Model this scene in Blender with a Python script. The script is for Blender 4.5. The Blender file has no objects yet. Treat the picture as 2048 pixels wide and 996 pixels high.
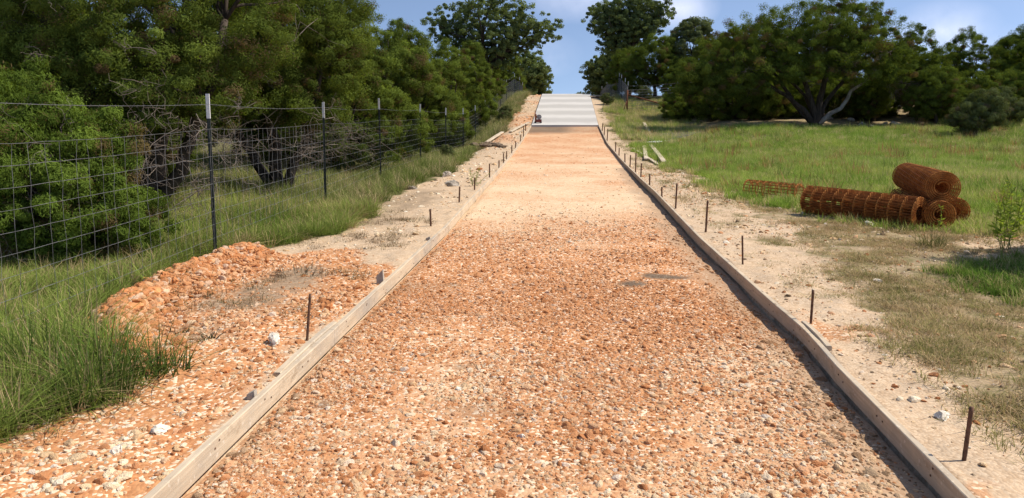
import bpy, math, random
import numpy as np
from mathutils import Vector

# ------------------------------------------------------------------ camera
F, EYE = 1500.0, 1.65                      # focal length in pixels of a 2048 px wide photograph, eye height
TH = math.radians(6.0)
PSI = math.atan(108 * math.cos(TH) / F)
PPY = 225 + F * math.tan(TH)
S = bpy.context.scene
col = S.collection
cam_d = bpy.data.cameras.new('camera')
cam = bpy.data.objects.new('camera', cam_d)
col.objects.link(cam)
cam_d.sensor_width = 36
cam_d.lens = F / 2048 * 36
cam_d.shift_y = (PPY - 498) / 2048
cam_d.clip_start, cam_d.clip_end = 0.05, 3000
cam.location = (0, 0, EYE)
cam.rotation_euler = (math.pi / 2 - TH, 0, PSI)
S.camera = cam

# ------------------------------------------------------------------ sky, sun, exposure
SUN = np.array([0.80, 0.10, 1.0])
SUN = SUN / np.linalg.norm(SUN)
sun_el = math.asin(SUN[2])
sun_az = math.atan2(SUN[0], SUN[1])        # clockwise from +Y
W = bpy.data.worlds.new('World')
S.world = W
W.use_nodes = True
wt = W.node_tree
wt.nodes.clear()


def nd(t, kind, _out=None, **kw):
    n = t.nodes.new(kind)
    for k, v in kw.items():
        if k.startswith('i_'):
            key = k[2:]
            s = n.inputs[int(key)] if key.isdigit() else n.inputs[key.replace('_', ' ')]
            if hasattr(v, 'is_linked'):
                t.links.new(v, s)
            else:
                s.default_value = v
        else:
            setattr(n, k, v)
    return n


def mth(t, op, a, b=0.0, c=0.0, clamp=False):
    n = nd(t, 'ShaderNodeMath', operation=op, i_0=a, i_1=b, i_2=c)
    n.use_clamp = clamp
    return n.outputs[0]


def mix(t, fac, a, b, blend='MIX'):
    n = t.nodes.new('ShaderNodeMix')
    n.data_type = 'RGBA'
    n.blend_type = blend
    for s, v in ((n.inputs[0], fac), (n.inputs[6], a), (n.inputs[7], b)):
        if hasattr(v, 'is_linked'):
            t.links.new(v, s)
        else:
            s.default_value = v if not isinstance(v, tuple) or len(v) == 4 else (*v, 1)
    return n.outputs[2]


def ramp(t, fac, lo, hi):
    n = nd(t, 'ShaderNodeMapRange', i_0=fac, i_1=lo, i_2=hi)
    n.clamp = True
    return n.outputs[0]


def ray(px, py):
    fw = np.array([-math.sin(PSI) * math.cos(TH), math.cos(PSI) * math.cos(TH), -math.sin(TH)])
    rt = np.array([math.cos(PSI), math.sin(PSI), 0])
    up = np.cross(rt, fw)
    return fw + rt * (px - 1024) / F - up * (py - PPY) / F


sky = nd(wt, 'ShaderNodeTexSky')
sky.sky_type = 'NISHITA'
sky.sun_disc = False
sky.sun_elevation = sun_el
sky.sun_rotation = sun_az
sky.altitude = 300
sky.air_density = 1.0
sky.dust_density = 0.6
sky.ozone_density = 3.0
tc = nd(wt, 'ShaderNodeTexCoord')
sepd = nd(wt, 'ShaderNodeSeparateXYZ', i_0=tc.outputs['Generated'])
# look a little higher into the dome so the band above the hill is the deep blue of a dry day
zl = mth(wt, 'MULTIPLY_ADD', mth(wt, 'MAXIMUM', sepd.outputs[2], 0.0), 1.6, 0.2)
cmb = nd(wt, 'ShaderNodeCombineXYZ', i_0=sepd.outputs[0], i_1=sepd.outputs[1], i_2=zl)
nrm = nd(wt, 'ShaderNodeVectorMath', operation='NORMALIZE', i_0=cmb.outputs[0])
wt.links.new(nrm.outputs[0], sky.inputs[0])
base_sky = mix(wt, 1.0, sky.outputs[0], (1.16, 1.04, 0.97, 1), 'MULTIPLY')
# soft fair-weather clouds at fixed directions of the dome
cn = nd(wt, 'ShaderNodeTexNoise', i_Vector=tc.outputs['Generated'], i_Scale=9.0, i_Detail=6.0, i_Roughness=0.55)
cov = None
for px, py, rad, amt in ((1150, -25, 0.075, 0.85), (1355, 15, 0.055, 0.9), (1885, 62, 0.062, 0.95),
                         (1095, 110, 0.05, 0.45), (1960, 95, 0.05, 0.4), (700, -260, 0.2, 0.8), (1500, -300, 0.2, 0.8)):
    r = ray(px, py)
    r = r / np.linalg.norm(r)
    sub = nd(wt, 'ShaderNodeVectorMath', operation='SUBTRACT', i_0=tc.outputs['Generated'], i_1=tuple(r))
    sq = nd(wt, 'ShaderNodeVectorMath', operation='MULTIPLY', i_0=sub.outputs[0], i_1=(1, 1, 1.6))
    ln = nd(wt, 'ShaderNodeVectorMath', operation='LENGTH', i_0=sq.outputs[0])
    g = mth(wt, 'MULTIPLY', ramp(wt, ln.outputs['Value'], rad, 0.0), amt)
    cov = g if cov is None else mth(wt, 'MAXIMUM', cov, g)
cl = mth(wt, 'MULTIPLY', cov, ramp(wt, cn.outputs[0], 0.34, 0.62))
cloudy = mix(wt, mth(wt, 'MULTIPLY', cl, 0.75), base_sky, (7.0, 7.1, 8.2, 1))
bg = nd(wt, 'ShaderNodeBackground', i_Color=cloudy, i_Strength=0.145)
wo = nd(wt, 'ShaderNodeOutputWorld', i_Surface=bg.outputs[0])

sd = bpy.data.lights.new('sun', 'SUN')
sd.energy = 4.6
sd.angle = math.radians(0.5)
sd.color = (1.0, 0.93, 0.82)
so = bpy.data.objects.new('sun', sd)
col.objects.link(so)
so.rotation_euler = Vector(SUN).to_track_quat('Z', 'Y').to_euler()
so.location = (20, 10, 30)
S.view_settings.view_transform = 'Standard'
S.view_settings.look = 'None'
S.view_settings.exposure = 0.30
S.view_settings.gamma = 1
S.cycles.max_bounces = 6
S.cycles.transparent_max_bounces = 8

# ------------------------------------------------------------------ helpers
rng = np.random.default_rng(7)


def tag(o, label=None, cat=None, group=None, kind=None):
    if label: o['label'] = label
    if cat: o['category'] = cat
    if group: o['group'] = group
    if kind: o['kind'] = kind
    return o


def empty(name, loc=(0, 0, 0), rz=0.0):
    o = bpy.data.objects.new(name, None)
    col.objects.link(o)
    o.location = loc
    o.rotation_euler.z = rz
    o.empty_display_size = 0.1
    return o


def mesh(name, V, faces, mat=None, parent=None, smooth=False, attrs=None, link=True):
    """faces: list of int arrays (M,k)"""
    V = np.asarray(V, dtype=np.float32)
    faces = [np.asarray(f, dtype=np.int32) for f in faces if len(f)]
    me = bpy.data.meshes.new(name)
    me.vertices.add(len(V))
    me.vertices.foreach_set('co', V.ravel())
    loops = np.concatenate([f.ravel() for f in faces])
    sizes = np.concatenate([np.full(len(f), f.shape[1], dtype=np.int32) for f in faces])
    starts = np.concatenate([[0], np.cumsum(sizes)[:-1]]).astype(np.int32)
    me.loops.add(len(loops))
    me.loops.foreach_set('vertex_index', loops)
    me.polygons.add(len(sizes))
    me.polygons.foreach_set('loop_start', starts)
    me.polygons.foreach_set('use_smooth', np.full(len(sizes), smooth, dtype=bool))
    me.update(calc_edges=True)
    for k, (typ, arr) in (attrs or {}).items():
        a = me.attributes.new(k, typ, 'POINT')
        a.data.foreach_set({'FLOAT': 'value', 'FLOAT_COLOR': 'color', 'FLOAT_VECTOR': 'vector'}[typ], np.asarray(arr, dtype=np.float32).ravel())
    if mat: me.materials.append(mat)
    o = bpy.data.objects.new(name, me)
    if link: col.objects.link(o)
    if parent: o.parent = parent
    return o


class MB:
    """collects shapes into one mesh"""
    def __init__(s): s.V, s.F, s.n = [], {}, 0

    def add(s, V, F):
        V = np.asarray(V, dtype=float)
        F = np.asarray(F, dtype=int) + s.n
        s.V.append(V)
        s.F.setdefault(F.shape[1], []).append(F)
        s.n += len(V)

    def box(s, c, d, rz=0.0, ax=None):
        x, y, z = np.array(d) / 2
        P = np.array([[i, j, k] for k in (-z, z) for j in (-y, y) for i in (-x, x)])
        if ax is not None: P = P @ np.array(ax)
        ca, sa = math.cos(rz), math.sin(rz)
        P = P @ np.array([[ca, sa, 0], [-sa, ca, 0], [0, 0, 1]]) + np.array(c)
        s.add(P, [[0, 2, 3, 1], [4, 5, 7, 6], [0, 1, 5, 4], [2, 6, 7, 3], [0, 4, 6, 2], [1, 3, 7, 5]])

    def tube(s, P, r, n=6, cap=True):
        P = np.asarray(P, dtype=float)
        m = len(P)
        r = np.broadcast_to(np.asarray(r, dtype=float), (m,))
        T = np.gradient(P, axis=0)
        T /= np.linalg.norm(T, axis=1)[:, None] + 1e-9
        ref = np.where(np.abs(T[:, 2:3]) > 0.9, np.array([[1.0, 0, 0]]), np.array([[0, 0, 1.0]]))
        if (np.abs(T[:, 2]) > 0.9).any() and not (np.abs(T[:, 2]) > 0.9).all():
            ref = np.tile(np.array([[0.37, 0.92, 0.11]]), (m, 1))
        A = np.cross(T, ref)
        A /= np.linalg.norm(A, axis=1)[:, None] + 1e-9
        B = np.cross(T, A)
        th = np.arange(n) * 2 * math.pi / n
        V = P[:, None, :] + r[:, None, None] * (A[:, None, :] * np.cos(th)[None, :, None] + B[:, None, :] * np.sin(th)[None, :, None])
        V = V.reshape(-1, 3)
        i = np.arange(m - 1)[:, None] * n
        j = np.arange(n)[None, :]
        j2 = (j + 1) % n
        Q = np.stack([i + j, i + j2, i + n + j2, i + n + j], -1).reshape(-1, 4)
        s.add(V, Q)
        if cap and n >= 3:
            b = s.n - len(V)
            s.F.setdefault(n, []).append(np.array([list(range(b + n - 1, b - 1, -1)), list(range(b + (m - 1) * n, b + m * n))]))

    def build(s, name, mat, parent=None, smooth=False):
        V = np.concatenate(s.V)
        return mesh(name, V, [np.concatenate(f) for f in s.F.values()], mat, parent, smooth)


def vnoise(x, y, seed=0):
    xi, yi = np.floor(x).astype(np.int64), np.floor(y).astype(np.int64)
    fx, fy = x - xi, y - yi
    fx, fy = fx * fx * (3 - 2 * fx), fy * fy * (3 - 2 * fy)

    def h(a, b):
        k = (a * 374761393 + b * 668265263 + seed * 1442695041) & 0x7fffffff
        k = ((k ^ (k >> 13)) * 1274126177) & 0x7fffffff
        return ((k ^ (k >> 16)) & 0xffff) / 65535.0
    return (h(xi, yi) * (1 - fx) + h(xi + 1, yi) * fx) * (1 - fy) + (h(xi, yi + 1) * (1 - fx) + h(xi + 1, yi + 1) * fx) * fy


def fbm(x, y, sc=1.0, oct=4, seed=0):
    x, y = np.asarray(x, float) * sc, np.asarray(y, float) * sc
    a, t, tot = 1.0, 0.0, 0.0
    for o in range(oct):
        t = t + a * vnoise(x + 17.3 * o, y - 9.1 * o, seed + o)
        tot += a
        a *= 0.5
        x, y = x * 2.03, y * 2.03
    return t / tot


def sstep(a, b, x):
    t = np.clip((np.asarray(x, float) - a) / (b - a), 0, 1)
    return t * t * (3 - 2 * t)


def poly_sd(x, y, poly):
    """signed distance to a polygon, negative inside"""
    P = np.asarray(poly, float)
    d = np.full(x.shape, 1e9)
    inside = np.zeros(x.shape, bool)
    for i in range(len(P)):
        ax, ay = P[i]
        bx, by = P[(i + 1) % len(P)]
        ex, ey = bx - ax, by - ay
        t = np.clip(((x - ax) * ex + (y - ay) * ey) / (ex * ex + ey * ey + 1e-12), 0, 1)
        d = np.minimum(d, np.hypot(x - ax - t * ex, y - ay - t * ey))
        c = (ay > y) != (by > y)
        inside ^= c & (x < ex * (y - ay) / (ey if abs(ey) > 1e-12 else 1e-12) + ax)
    return np.where(inside, -d, d)


def line_d(x, y, pts):
    d = np.full(np.shape(x), 1e9)
    for (ax, ay), (bx, by) in zip(pts[:-1], pts[1:]):
        ex, ey = bx - ax, by - ay
        t = np.clip(((x - ax) * ex + (y - ay) * ey) / (ex * ex + ey * ey), 0, 1)
        d = np.minimum(d, np.hypot(x - ax - t * ex, y - ay - t * ey))
    return d


# ------------------------------------------------------------------ the lie of the land
_Y = np.arange(-20, 400, 0.25)


def _tab(ys, zs, w):
    z = np.interp(_Y, ys, zs)
    k = np.exp(-np.linspace(-2, 2, int(w / 0.25) * 2 + 1) ** 2)
    k /= k.sum()
    m = len(k) // 2
    return np.convolve(np.pad(z, m, mode='edge'), k, 'valid')


ROADP = _tab([-20, 17, 23, 31, 40, 48, 57, 60, 66, 80, 120, 400], [0, 0, .05, .30, .87, 1.85, 2.96, 3.0, 2.6, 1.6, 1.0, 0.5], 2.0)
LEFTP = _tab([-20, 17, 23, 28, 32, 36.5, 41, 45, 53, 60, 66, 80, 120, 400], [0, 0, .0, -.1, -.18, 0.05, .5, 1.0, 2.0, 2.9, 2.7, 1.8, 1.0, 0.5], 3.0)
RIGHTP = _tab([-20, 17, 23, 31, 40, 48, 57, 60, 66, 80, 120, 400], [0, 0, .05, .28, .8, 1.75, 2.9, 3.0, 2.7, 1.8, 1.0, 0.5], 4.0)


def XL(y): return np.interp(y, [-3, 3, 10, 16, 23, 31, 40, 60], [-1.68, -1.66, -1.62, -1.74, -1.83, -1.87, -1.83, -1.8])
def XR(y): return np.interp(y, [-3, 3, 4.6, 5.4, 6.2, 9.4, 15, 23, 31, 40, 60], [1.60, 1.63, 1.67, 1.72, 1.70, 1.67, 1.76, 1.75, 1.69, 1.72, 1.78])
def road_z(y): return np.interp(y, _Y, ROADP)


def flat(px, py, z=0.05):
    r = ray(px, py)
    t = (z - EYE) / r[2]
    return (r[0] * t, r[1] * t)


def pl(pts, z=0.05): return [flat(a, b, z) for a, b in pts]


BERM = pl([(505, 508), (470, 516), (430, 526), (385, 545), (345, 562), (300, 582), (265, 605), (236, 626), (228, 655), (240, 690), (258, 728)], 0.1)


def ground_z(x, y, micro=True):
    x, y = np.asarray(x, float), np.asarray(y, float)
    rz = np.interp(y, _Y, ROADP)
    lz, gz = np.interp(y, _Y, LEFTP), np.interp(y, _Y, RIGHTP)
    z = np.where(x < 0, rz + (lz - rz) * sstep(-2.6, -4.6, x), rz + (gz - rz) * sstep(2.6, 4.6, x))
    d = np.maximum(XL(y) - x, x - XR(y))
    z = z + np.where(y < 40, 0.068 * sstep(0.038, 0.06, d) * (1 - 0.6 * sstep(0.5, 2.2, d)), 0)
    z = z + 0.15 * np.exp(-(line_d(x, y, BERM) / 0.20) ** 2) * (x < -1.9)
    z = z + 0.7 * sstep(16, 25, x) * sstep(20, 33, y) * (1 - 0.5 * sstep(40, 70, y))
    z = z + 0.35 * sstep(24, 34, y) * sstep(5, 9, x) * (1 - sstep(50, 60, y))
    if micro:
        s = sstep(0.05, 0.5, d)
        z = z + s * (0.05 * (fbm(x, y, 1.3, 3, 3) - 0.5) + 0.22 * (fbm(x, y, 0.22, 2, 5) - 0.5) * sstep(2, 6, d))
        near = 1 - sstep(12, 22, y)
        z = z + near * sstep(-0.02, 0.1, d) * (0.055 * (fbm(x, y, 5, 4, 9) - 0.5))
    return z


# zones of ground cover ------------------------------------------------------
GRASS_L = pl([(-700, 1100), (-200, 960), (10, 865), (130, 832), (215, 815), (262, 765), (262, 735), (215, 640), (228, 598), (270, 578), (340, 545),
              (430, 512), (500, 495), (600, 490), (690, 470), (735, 430), (780, 390), (850, 368), (915, 345)]) + \
    [(-3.3, 27.5), (-3.4, 34), (-3.1, 44), (-3.1, 56), (-3.2, 75), (-90, 75), (-90, 1.0)]
MEADOW = [(2.5, 47), (2.7, 38)] + pl([(1250, 292), (1300, 318), (1345, 330), (1395, 345), (1470, 385), (1540, 400), (1600, 412), (1750, 450), (1890, 455), (2048, 468), (2300, 480)]) + [(60, 11), (60, 75), (2.6, 75)]
DRY = pl([(1470, 385), (1500, 410), (1590, 455), (1690, 560), (1780, 675), (1890, 785), (2048, 895), (2400, 1150)]) + [(30, 2.5), (30, 12)] + pl([(2300, 480), (2048, 468), (1890, 455), (1750, 450), (1600, 412)])
PATCH_G = pl([(1880, 545), (1960, 518), (2100, 505), (2300, 520), (2300, 640), (2048, 610), (1950, 590)])
PALE_R = pl([(1890, 470), (1960, 458), (2100, 470), (2100, 530), (1960, 520)])
SPOIL = pl([(515, 505), (600, 500), (700, 500), (745, 530), (790, 528), (600, 700), (300, 996), (100, 1100), (-100, 1000), (10, 865), (130, 832), (215, 815), (262, 765), (215, 640), (228, 598), (270, 578), (340, 545), (430, 512)])


def zones(x, y):
    n1 = fbm(x, y, 2.2, 4, 21) - 0.5
    n2 = fbm(x, y, 0.6, 3, 31) - 0.5
    far = sstep(8, 30, y)
    jit = 0.5 * n1 + (0.4 + 0.8 * far) * n2
    gl = sstep(0.10, -0.18, poly_sd(x, y, GRASS_L) + jit)
    gm = sstep(0.55, -0.75, poly_sd(x, y, MEADOW) + jit * 2.6)
    gp = sstep(0.2, -0.3, poly_sd(x, y, PATCH_G) + jit)
    grass = np.maximum.reduce([gl, gm, gp])
    dry = sstep(0.2, -0.3, poly_sd(x, y, DRY) + jit * 1.5) * (1 - 0.8 * sstep(0.2, -0.2, poly_sd(x, y, PALE_R) + jit))
    shade_floor = sstep(6.0, 7.5, x) * sstep(35.5, 37.5, y)      # brown litter, its dark colour also painting in the shade under the junipers
    grass = grass * (1 - shade_floor)
    dry = np.maximum(dry, shade_floor)
    red = sstep(0.15, -0.15, poly_sd(x, y, SPOIL) + jit)
    red = np.maximum(red, sstep(0.12, 0.3, n1 + n2) * 0.7 * (x > 0) * (y < 9))
    red = np.maximum(red, 0.75 * (x < 0) * sstep(28, 34, y) * sstep(-0.1, 0.15, n2 + 0.05))
    dry = np.maximum(dry, 0.75 * (x > 0) * sstep(.05, .22, n1 + .5 * n2) * sstep(2.0, 2.5, x))
    dry = np.maximum(dry, 0.8 * (x > 0) * sstep(19, 24, y) * sstep(-0.12, 0.1, n2) * sstep(2.0, 2.6, x))
    return grass, dry, red


# ------------------------------------------------------------------ materials
def material(name):
    m = bpy.data.materials.new(name)
    m.use_nodes = True
    t = m.node_tree
    t.nodes.clear()
    o = nd(t, 'ShaderNodeOutputMaterial')
    return m, t, o


def pbr(t, o, color, rough=0.8, normal=None, spec=0.3, metal=0.0):
    b = nd(t, 'ShaderNodeBsdfPrincipled')
    for k, v in (('Base Color', color), ('Roughness', rough), ('Specular IOR Level', spec), ('Metallic', metal)):
        if hasattr(v, 'is_linked'): t.links.new(v, b.inputs[k])
        else: b.inputs[k].default_value = (*v, 1) if isinstance(v, tuple) and len(v) == 3 else v
    if normal is not None: t.links.new(normal, b.inputs['Normal'])
    t.links.new(b.outputs[0], o.inputs[0])
    return b


def noise(t, vec, scale, detail=4.0, rough=0.55):
    return nd(t, 'ShaderNodeTexNoise', i_Vector=vec, i_Scale=scale, i_Detail=detail, i_Roughness=rough).outputs[0]


def simple(name, c1, c2, scale=20.0, rough=0.7, spec=0.3, metal=0.0, bump=0.2, stretch=(1, 1, 1), coord='Object'):
    m, t, o = material(name)
    v = nd(t, 'ShaderNodeTexCoord').outputs[coord]
    v = nd(t, 'ShaderNodeVectorMath', operation='MULTIPLY', i_0=v, i_1=stretch).outputs[0]
    n = noise(t, v, scale, 5, 0.6)
    f = ramp(t, n, 0.3, 0.7)
    b = nd(t, 'ShaderNodeBump', i_Strength=bump, i_Distance=0.01, i_Height=n)
    pbr(t, o, mix(t, f, c1, c2), rough, b.outputs[0], spec, metal)
    return m


def leaf_mat(name, dark, bright, brown, trans=0.22):
    m, t, o = material(name)
    a = nd(t, 'ShaderNodeAttribute', attribute_name='tint').outputs['Fac']
    c = mix(t, ramp(t, a, 0.0, 1.0), dark, bright)
    c = mix(t, ramp(t, a, 0.13, 0.06), c, brown)
    d = nd(t, 'ShaderNodeBsdfDiffuse', i_Color=c, i_Roughness=0.6)
    tr = nd(t, 'ShaderNodeBsdfTranslucent', i_Color=mix(t, 1.0, c, (1.25, 1.2, 0.5, 1), 'MULTIPLY'))
    ms = nd(t, 'ShaderNodeMixShader', i_0=trans, i_1=d.outputs[0], i_2=tr.outputs[0])
    t.links.new(ms.outputs[0], o.inputs[0])
    return m


M = {}
M['juniper'] = leaf_mat('juniper_foliage', (0.038, 0.056, 0.013), (0.210, 0.275, 0.052), (0.16, 0.115, 0.055), 0.33)
M['bright_juniper'] = leaf_mat('young_juniper_foliage', (0.045, 0.075, 0.012), (0.19, 0.27, 0.045), (0.16, 0.12, 0.05), 0.3)
M['oak'] = leaf_mat('live_oak_foliage', (0.070, 0.095, 0.034), (0.25, 0.31, 0.125), (0.12, 0.10, 0.05), 0.4)
M['pale_tree'] = leaf_mat('grey_green_foliage', (0.075, 0.095, 0.040), (0.23, 0.265, 0.115), (0.12, 0.10, 0.06), 0.35)
M['feather'] = leaf_mat('feathery_shrub_foliage', (0.07, 0.09, 0.03), (0.19, 0.22, 0.09), (0.16, 0.13, 0.08))
M['weed'] = leaf_mat('weed_foliage', (0.16, 0.24, 0.04), (0.34, 0.44, 0.09), (0.3, 0.3, 0.12), 0.4)
M['bark'] = simple('juniper_bark', (0.028, 0.021, 0.016), (0.10, 0.078, 0.06), 14, 0.9, 0.2, stretch=(1, 1, 0.15), bump=0.6)
M['pale_bark'] = simple('sunlit_limb_bark', (0.14, 0.12, 0.10), (0.50, 0.46, 0.40), 4, 0.9, 0.2, stretch=(1, 1, 0.5), bump=0.5)  # pale bark with the sunlight put into its colour
M['dead'] = simple('dead_twigs', (0.08, 0.062, 0.05), (0.25, 0.205, 0.165), 5, 0.9, 0.2)
M['tpost'] = simple('painted_post_steel', (0.012, 0.018, 0.014), (0.035, 0.045, 0.036), 30, 0.55, 0.4)
M['tip'] = simple('white_post_tip', (0.60, 0.60, 0.57), (0.85, 0.84, 0.80), 25, 0.6, 0.3)
M['wire'] = simple('galvanised_wire', (0.10, 0.10, 0.10), (0.24, 0.24, 0.235), 12, 0.55, 0.4, 0.4)
M['rust_post'] = simple('rusty_pipe', (0.08, 0.03, 0.018), (0.22, 0.09, 0.045), 18, 0.85, 0.2)
M['rust_wire'] = simple('rusty_mesh', (0.13, 0.040, 0.012), (0.40, 0.145, 0.034), 9, 0.85, 0.2)
M['rust_hoop'] = simple('bright_rust_hoop', (0.30, 0.10, 0.024), (0.64, 0.27, 0.070), 9, 0.85, 0.2)
M['rebar'] = simple('rusty_rebar', (0.07, 0.038, 0.025), (0.19, 0.10, 0.06), 40, 0.85, 0.25)
M['lumber'] = simple('pale_lumber', (0.44, 0.355, 0.25), (0.62, 0.52, 0.38), 10, 0.8, 0.2, stretch=(1, 0.1, 1))
M['stake'] = simple('grey_wood', (0.30, 0.26, 0.21), (0.48, 0.42, 0.34), 20, 0.85, 0.2, stretch=(1, 1, 0.2))
M['dark_red'] = simple('dark_red_paint', (0.10, 0.018, 0.012), (0.19, 0.035, 0.02), 20, 0.5, 0.4)
M['mach_grey'] = simple('dull_grey_metal', (0.22, 0.20, 0.20), (0.38, 0.35, 0.33), 20, 0.5, 0.4, 0.3)
M['mach_black'] = simple('black_rubber', (0.01, 0.01, 0.01), (0.03, 0.028, 0.026), 20, 0.7, 0.3)
M['orange_paint'] = simple('orange_plastic', (0.32, 0.09, 0.03), (0.45, 0.14, 0.05), 20, 0.5, 0.4)
M['white_rock'] = simple('white_limestone', (0.55, 0.48, 0.38), (0.88, 0.80, 0.66), 18, 0.9, 0.2, bump=0.6)
M['berm_rock'] = simple('orange_limestone', (0.40, 0.140, 0.048), (0.70, 0.34, 0.14), 9, 0.95, 0.15, bump=0.7)
M['bank_rock'] = simple('grey_limestone', (0.22, 0.18, 0.14), (0.50, 0.44, 0.36), 5, 0.95, 0.15, bump=0.7)
M['dark_soil'] = simple('dark_soil', (0.07, 0.05, 0.035), (0.26, 0.19, 0.13), 8, 0.95, 0.1, bump=0.8)


def board_mat():
    m, t, o = material('form_board_wood')
    v = nd(t, 'ShaderNodeTexCoord').outputs['Object']
    g = nd(t, 'ShaderNodeVectorMath', operation='MULTIPLY', i_0=v, i_1=(1, 0.04, 1)).outputs[0]
    n = noise(t, g, 60, 5, 0.6)
    n2 = noise(t, v, 2.2, 4, 0.6)
    n3 = noise(t, v, 30, 4, 0.6)
    c = mix(t, ramp(t, n, 0.3, 0.7), (0.46, 0.355, 0.24), (0.62, 0.505, 0.36))
    c = mix(t, ramp(t, n2, 0.45, 0.75), c, (0.36, 0.31, 0.25))
    c = mix(t, ramp(t, n3, 0.60, 0.72), c, (0.66, 0.57, 0.45))     # splashed cement and dust
    z = nd(t, 'ShaderNodeSeparateXYZ', i_0=v).outputs[2]
    st = nd(t, 'ShaderNodeVectorMath', operation='MULTIPLY', i_0=v, i_1=(1, .5, 1)).outputs[0]
    c = mix(t, mth(t, 'MULTIPLY', ramp(t, noise(t, st, 9, 5, 0.7), 0.56, 0.68), 0.6), c, (0.27, 0.19, 0.12))      # damp and dirt stains
    kn = nd(t, 'ShaderNodeTexVoronoi', i_Vector=nd(t, 'ShaderNodeVectorMath', operation='MULTIPLY', i_0=v, i_1=(6, 1.4, 6)).outputs[0], i_Scale=1.6)
    c = mix(t, mth(t, 'MULTIPLY', ramp(t, kn.outputs['Distance'], 0.10, 0.05), 0.8), c, (0.20, 0.12, 0.07))       # knots
    b = nd(t, 'ShaderNodeBump', i_Strength=0.35, i_Distance=0.006, i_Height=n)
    pbr(t, o, c, 0.85, b.outputs[0], 0.15)
    return m


M['board'] = board_mat()


def pebble_layers(t, v, scale):
    """stone pattern: colour selector per stone, edge darkness, height"""
    wv = nd(t, 'ShaderNodeTexNoise', i_Vector=v, i_Scale=scale * 0.8, i_Detail=2.0)
    vv = nd(t, 'ShaderNodeVectorMath', operation='MULTIPLY_ADD', i_0=wv.outputs['Color'], i_1=(0.5 / scale, 0.5 / scale, 0.5 / scale), i_2=v).outputs[0]
    vo = nd(t, 'ShaderNodeTexVoronoi', i_Vector=vv, i_Scale=scale, i_Randomness=1.0)
    rnd = nd(t, 'ShaderNodeSeparateColor', i_0=vo.outputs['Color'])
    return rnd.outputs[0], rnd.outputs[1], vo.outputs['Distance']


def ground_mat(road):
    m, t, o = material('gravel_road_surface' if road else 'caliche_ground')
    v = nd(t, 'ShaderNodeTexCoord').outputs['Object']
    z = nd(t, 'ShaderNodeAttribute', attribute_name='zone')
    zs = nd(t, 'ShaderNodeSeparateColor', i_0=z.outputs['Color'])
    r1, r2, dist = pebble_layers(t, v, 52.0)
    s1, s2, dist2 = pebble_layers(t, v, 13.0)
    nl = noise(t, v, 0.9, 4, 0.6)
    nm = noise(t, v, 5.0, 5, 0.65)
    nf = noise(t, v, 55.0, 4, 0.6)
    fine = mth(t, 'ADD', mth(t, 'MULTIPLY', r1, 0.55), mth(t, 'MULTIPLY', nf, 0.45))
    red = mix(t, fine, (0.36, 0.130, 0.048), (0.68, 0.36, 0.165))
    red = mix(t, ramp(t, r2, 0.80, 0.86), red, (0.80, 0.62, 0.44))
    cream = mix(t, fine, (0.53, 0.345, 0.19), (0.84, 0.65, 0.44)) if road else mix(t, fine, (0.40, 0.265, 0.155), (0.69, 0.525, 0.355))
    if road:
        f = mth(t, 'ADD', zs.outputs[0], mth(t, 'MULTIPLY', mth(t, 'SUBTRACT', nm, 0.5), 0.9))
        c = mix(t, ramp(t, f, 0.0, 0.65), cream, red)
        c = mix(t, mth(t, 'MULTIPLY', zs.outputs[1], 0.9), c, mix(t, nf, (0.24, 0.15, 0.09), (0.48, 0.34, 0.22)))   # brown dirt
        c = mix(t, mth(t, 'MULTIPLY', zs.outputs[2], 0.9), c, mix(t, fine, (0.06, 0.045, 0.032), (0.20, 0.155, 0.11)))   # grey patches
    else:
        c = mix(t, ramp(t, mth(t, 'ADD', zs.outputs[2], mth(t, 'MULTIPLY', mth(t, 'SUBTRACT', nm, 0.5), 0.8)), 0.2, 0.8), cream, red)
        pale = mix(t, fine, (0.33, 0.235, 0.15), (0.62, 0.49, 0.35))
        c = mix(t, mth(t, 'MULTIPLY', ramp(t, nm, 0.45, 0.7), mth(t, 'SUBTRACT', 1.0, zs.outputs[2])), c, pale)
        gsoil = mix(t, fine, (0.10, 0.075, 0.035), (0.28, 0.22, 0.115))
        gsoil = mix(t, ramp(t, nm, 0.35, 0.65), gsoil, mix(t, nf, (0.055, 0.075, 0.018), (0.14, 0.15, 0.045)))
        dsoil = mix(t, fine, (0.22, 0.15, 0.085), (0.50, 0.38, 0.24))
        dsoil = mix(t, ramp(t, nm, 0.42, 0.6), dsoil, mix(t, nf, (0.13, 0.11, 0.045), (0.30, 0.25, 0.12)))
        c = mix(t, ramp(t, mth(t, 'ADD', zs.outputs[1], mth(t, 'MULTIPLY', mth(t, 'SUBTRACT', nm, 0.5), 0.7)), 0.25, 0.75), c, dsoil)
        c = mix(t, ramp(t, mth(t, 'ADD', zs.outputs[0], mth(t, 'MULTIPLY', mth(t, 'SUBTRACT', nm, 0.5), 0.6)), 0.3, 0.7), c, gsoil)
        c = mix(t, mth(t, 'MULTIPLY', z.outputs['Alpha'], ramp(t, nm, 0.2, 0.5)), c, mix(t, fine, (0.19, 0.13, 0.08), (0.40, 0.30, 0.20)))
    h = mth(t, 'ADD', mth(t, 'MULTIPLY', dist, -0.55), mth(t, 'ADD', mth(t, 'MULTIPLY', nf, 0.35), mth(t, 'MULTIPLY', mth(t, 'MULTIPLY', dist2, ramp(t, s1, 0.7, 0.75)), -0.6)))
    b = nd(t, 'ShaderNodeBump', i_Strength=0.6, i_Distance=0.012, i_Height=h)
    pbr(t, o, c, 0.95, b.outputs[0], 0.1)
    return m


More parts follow.
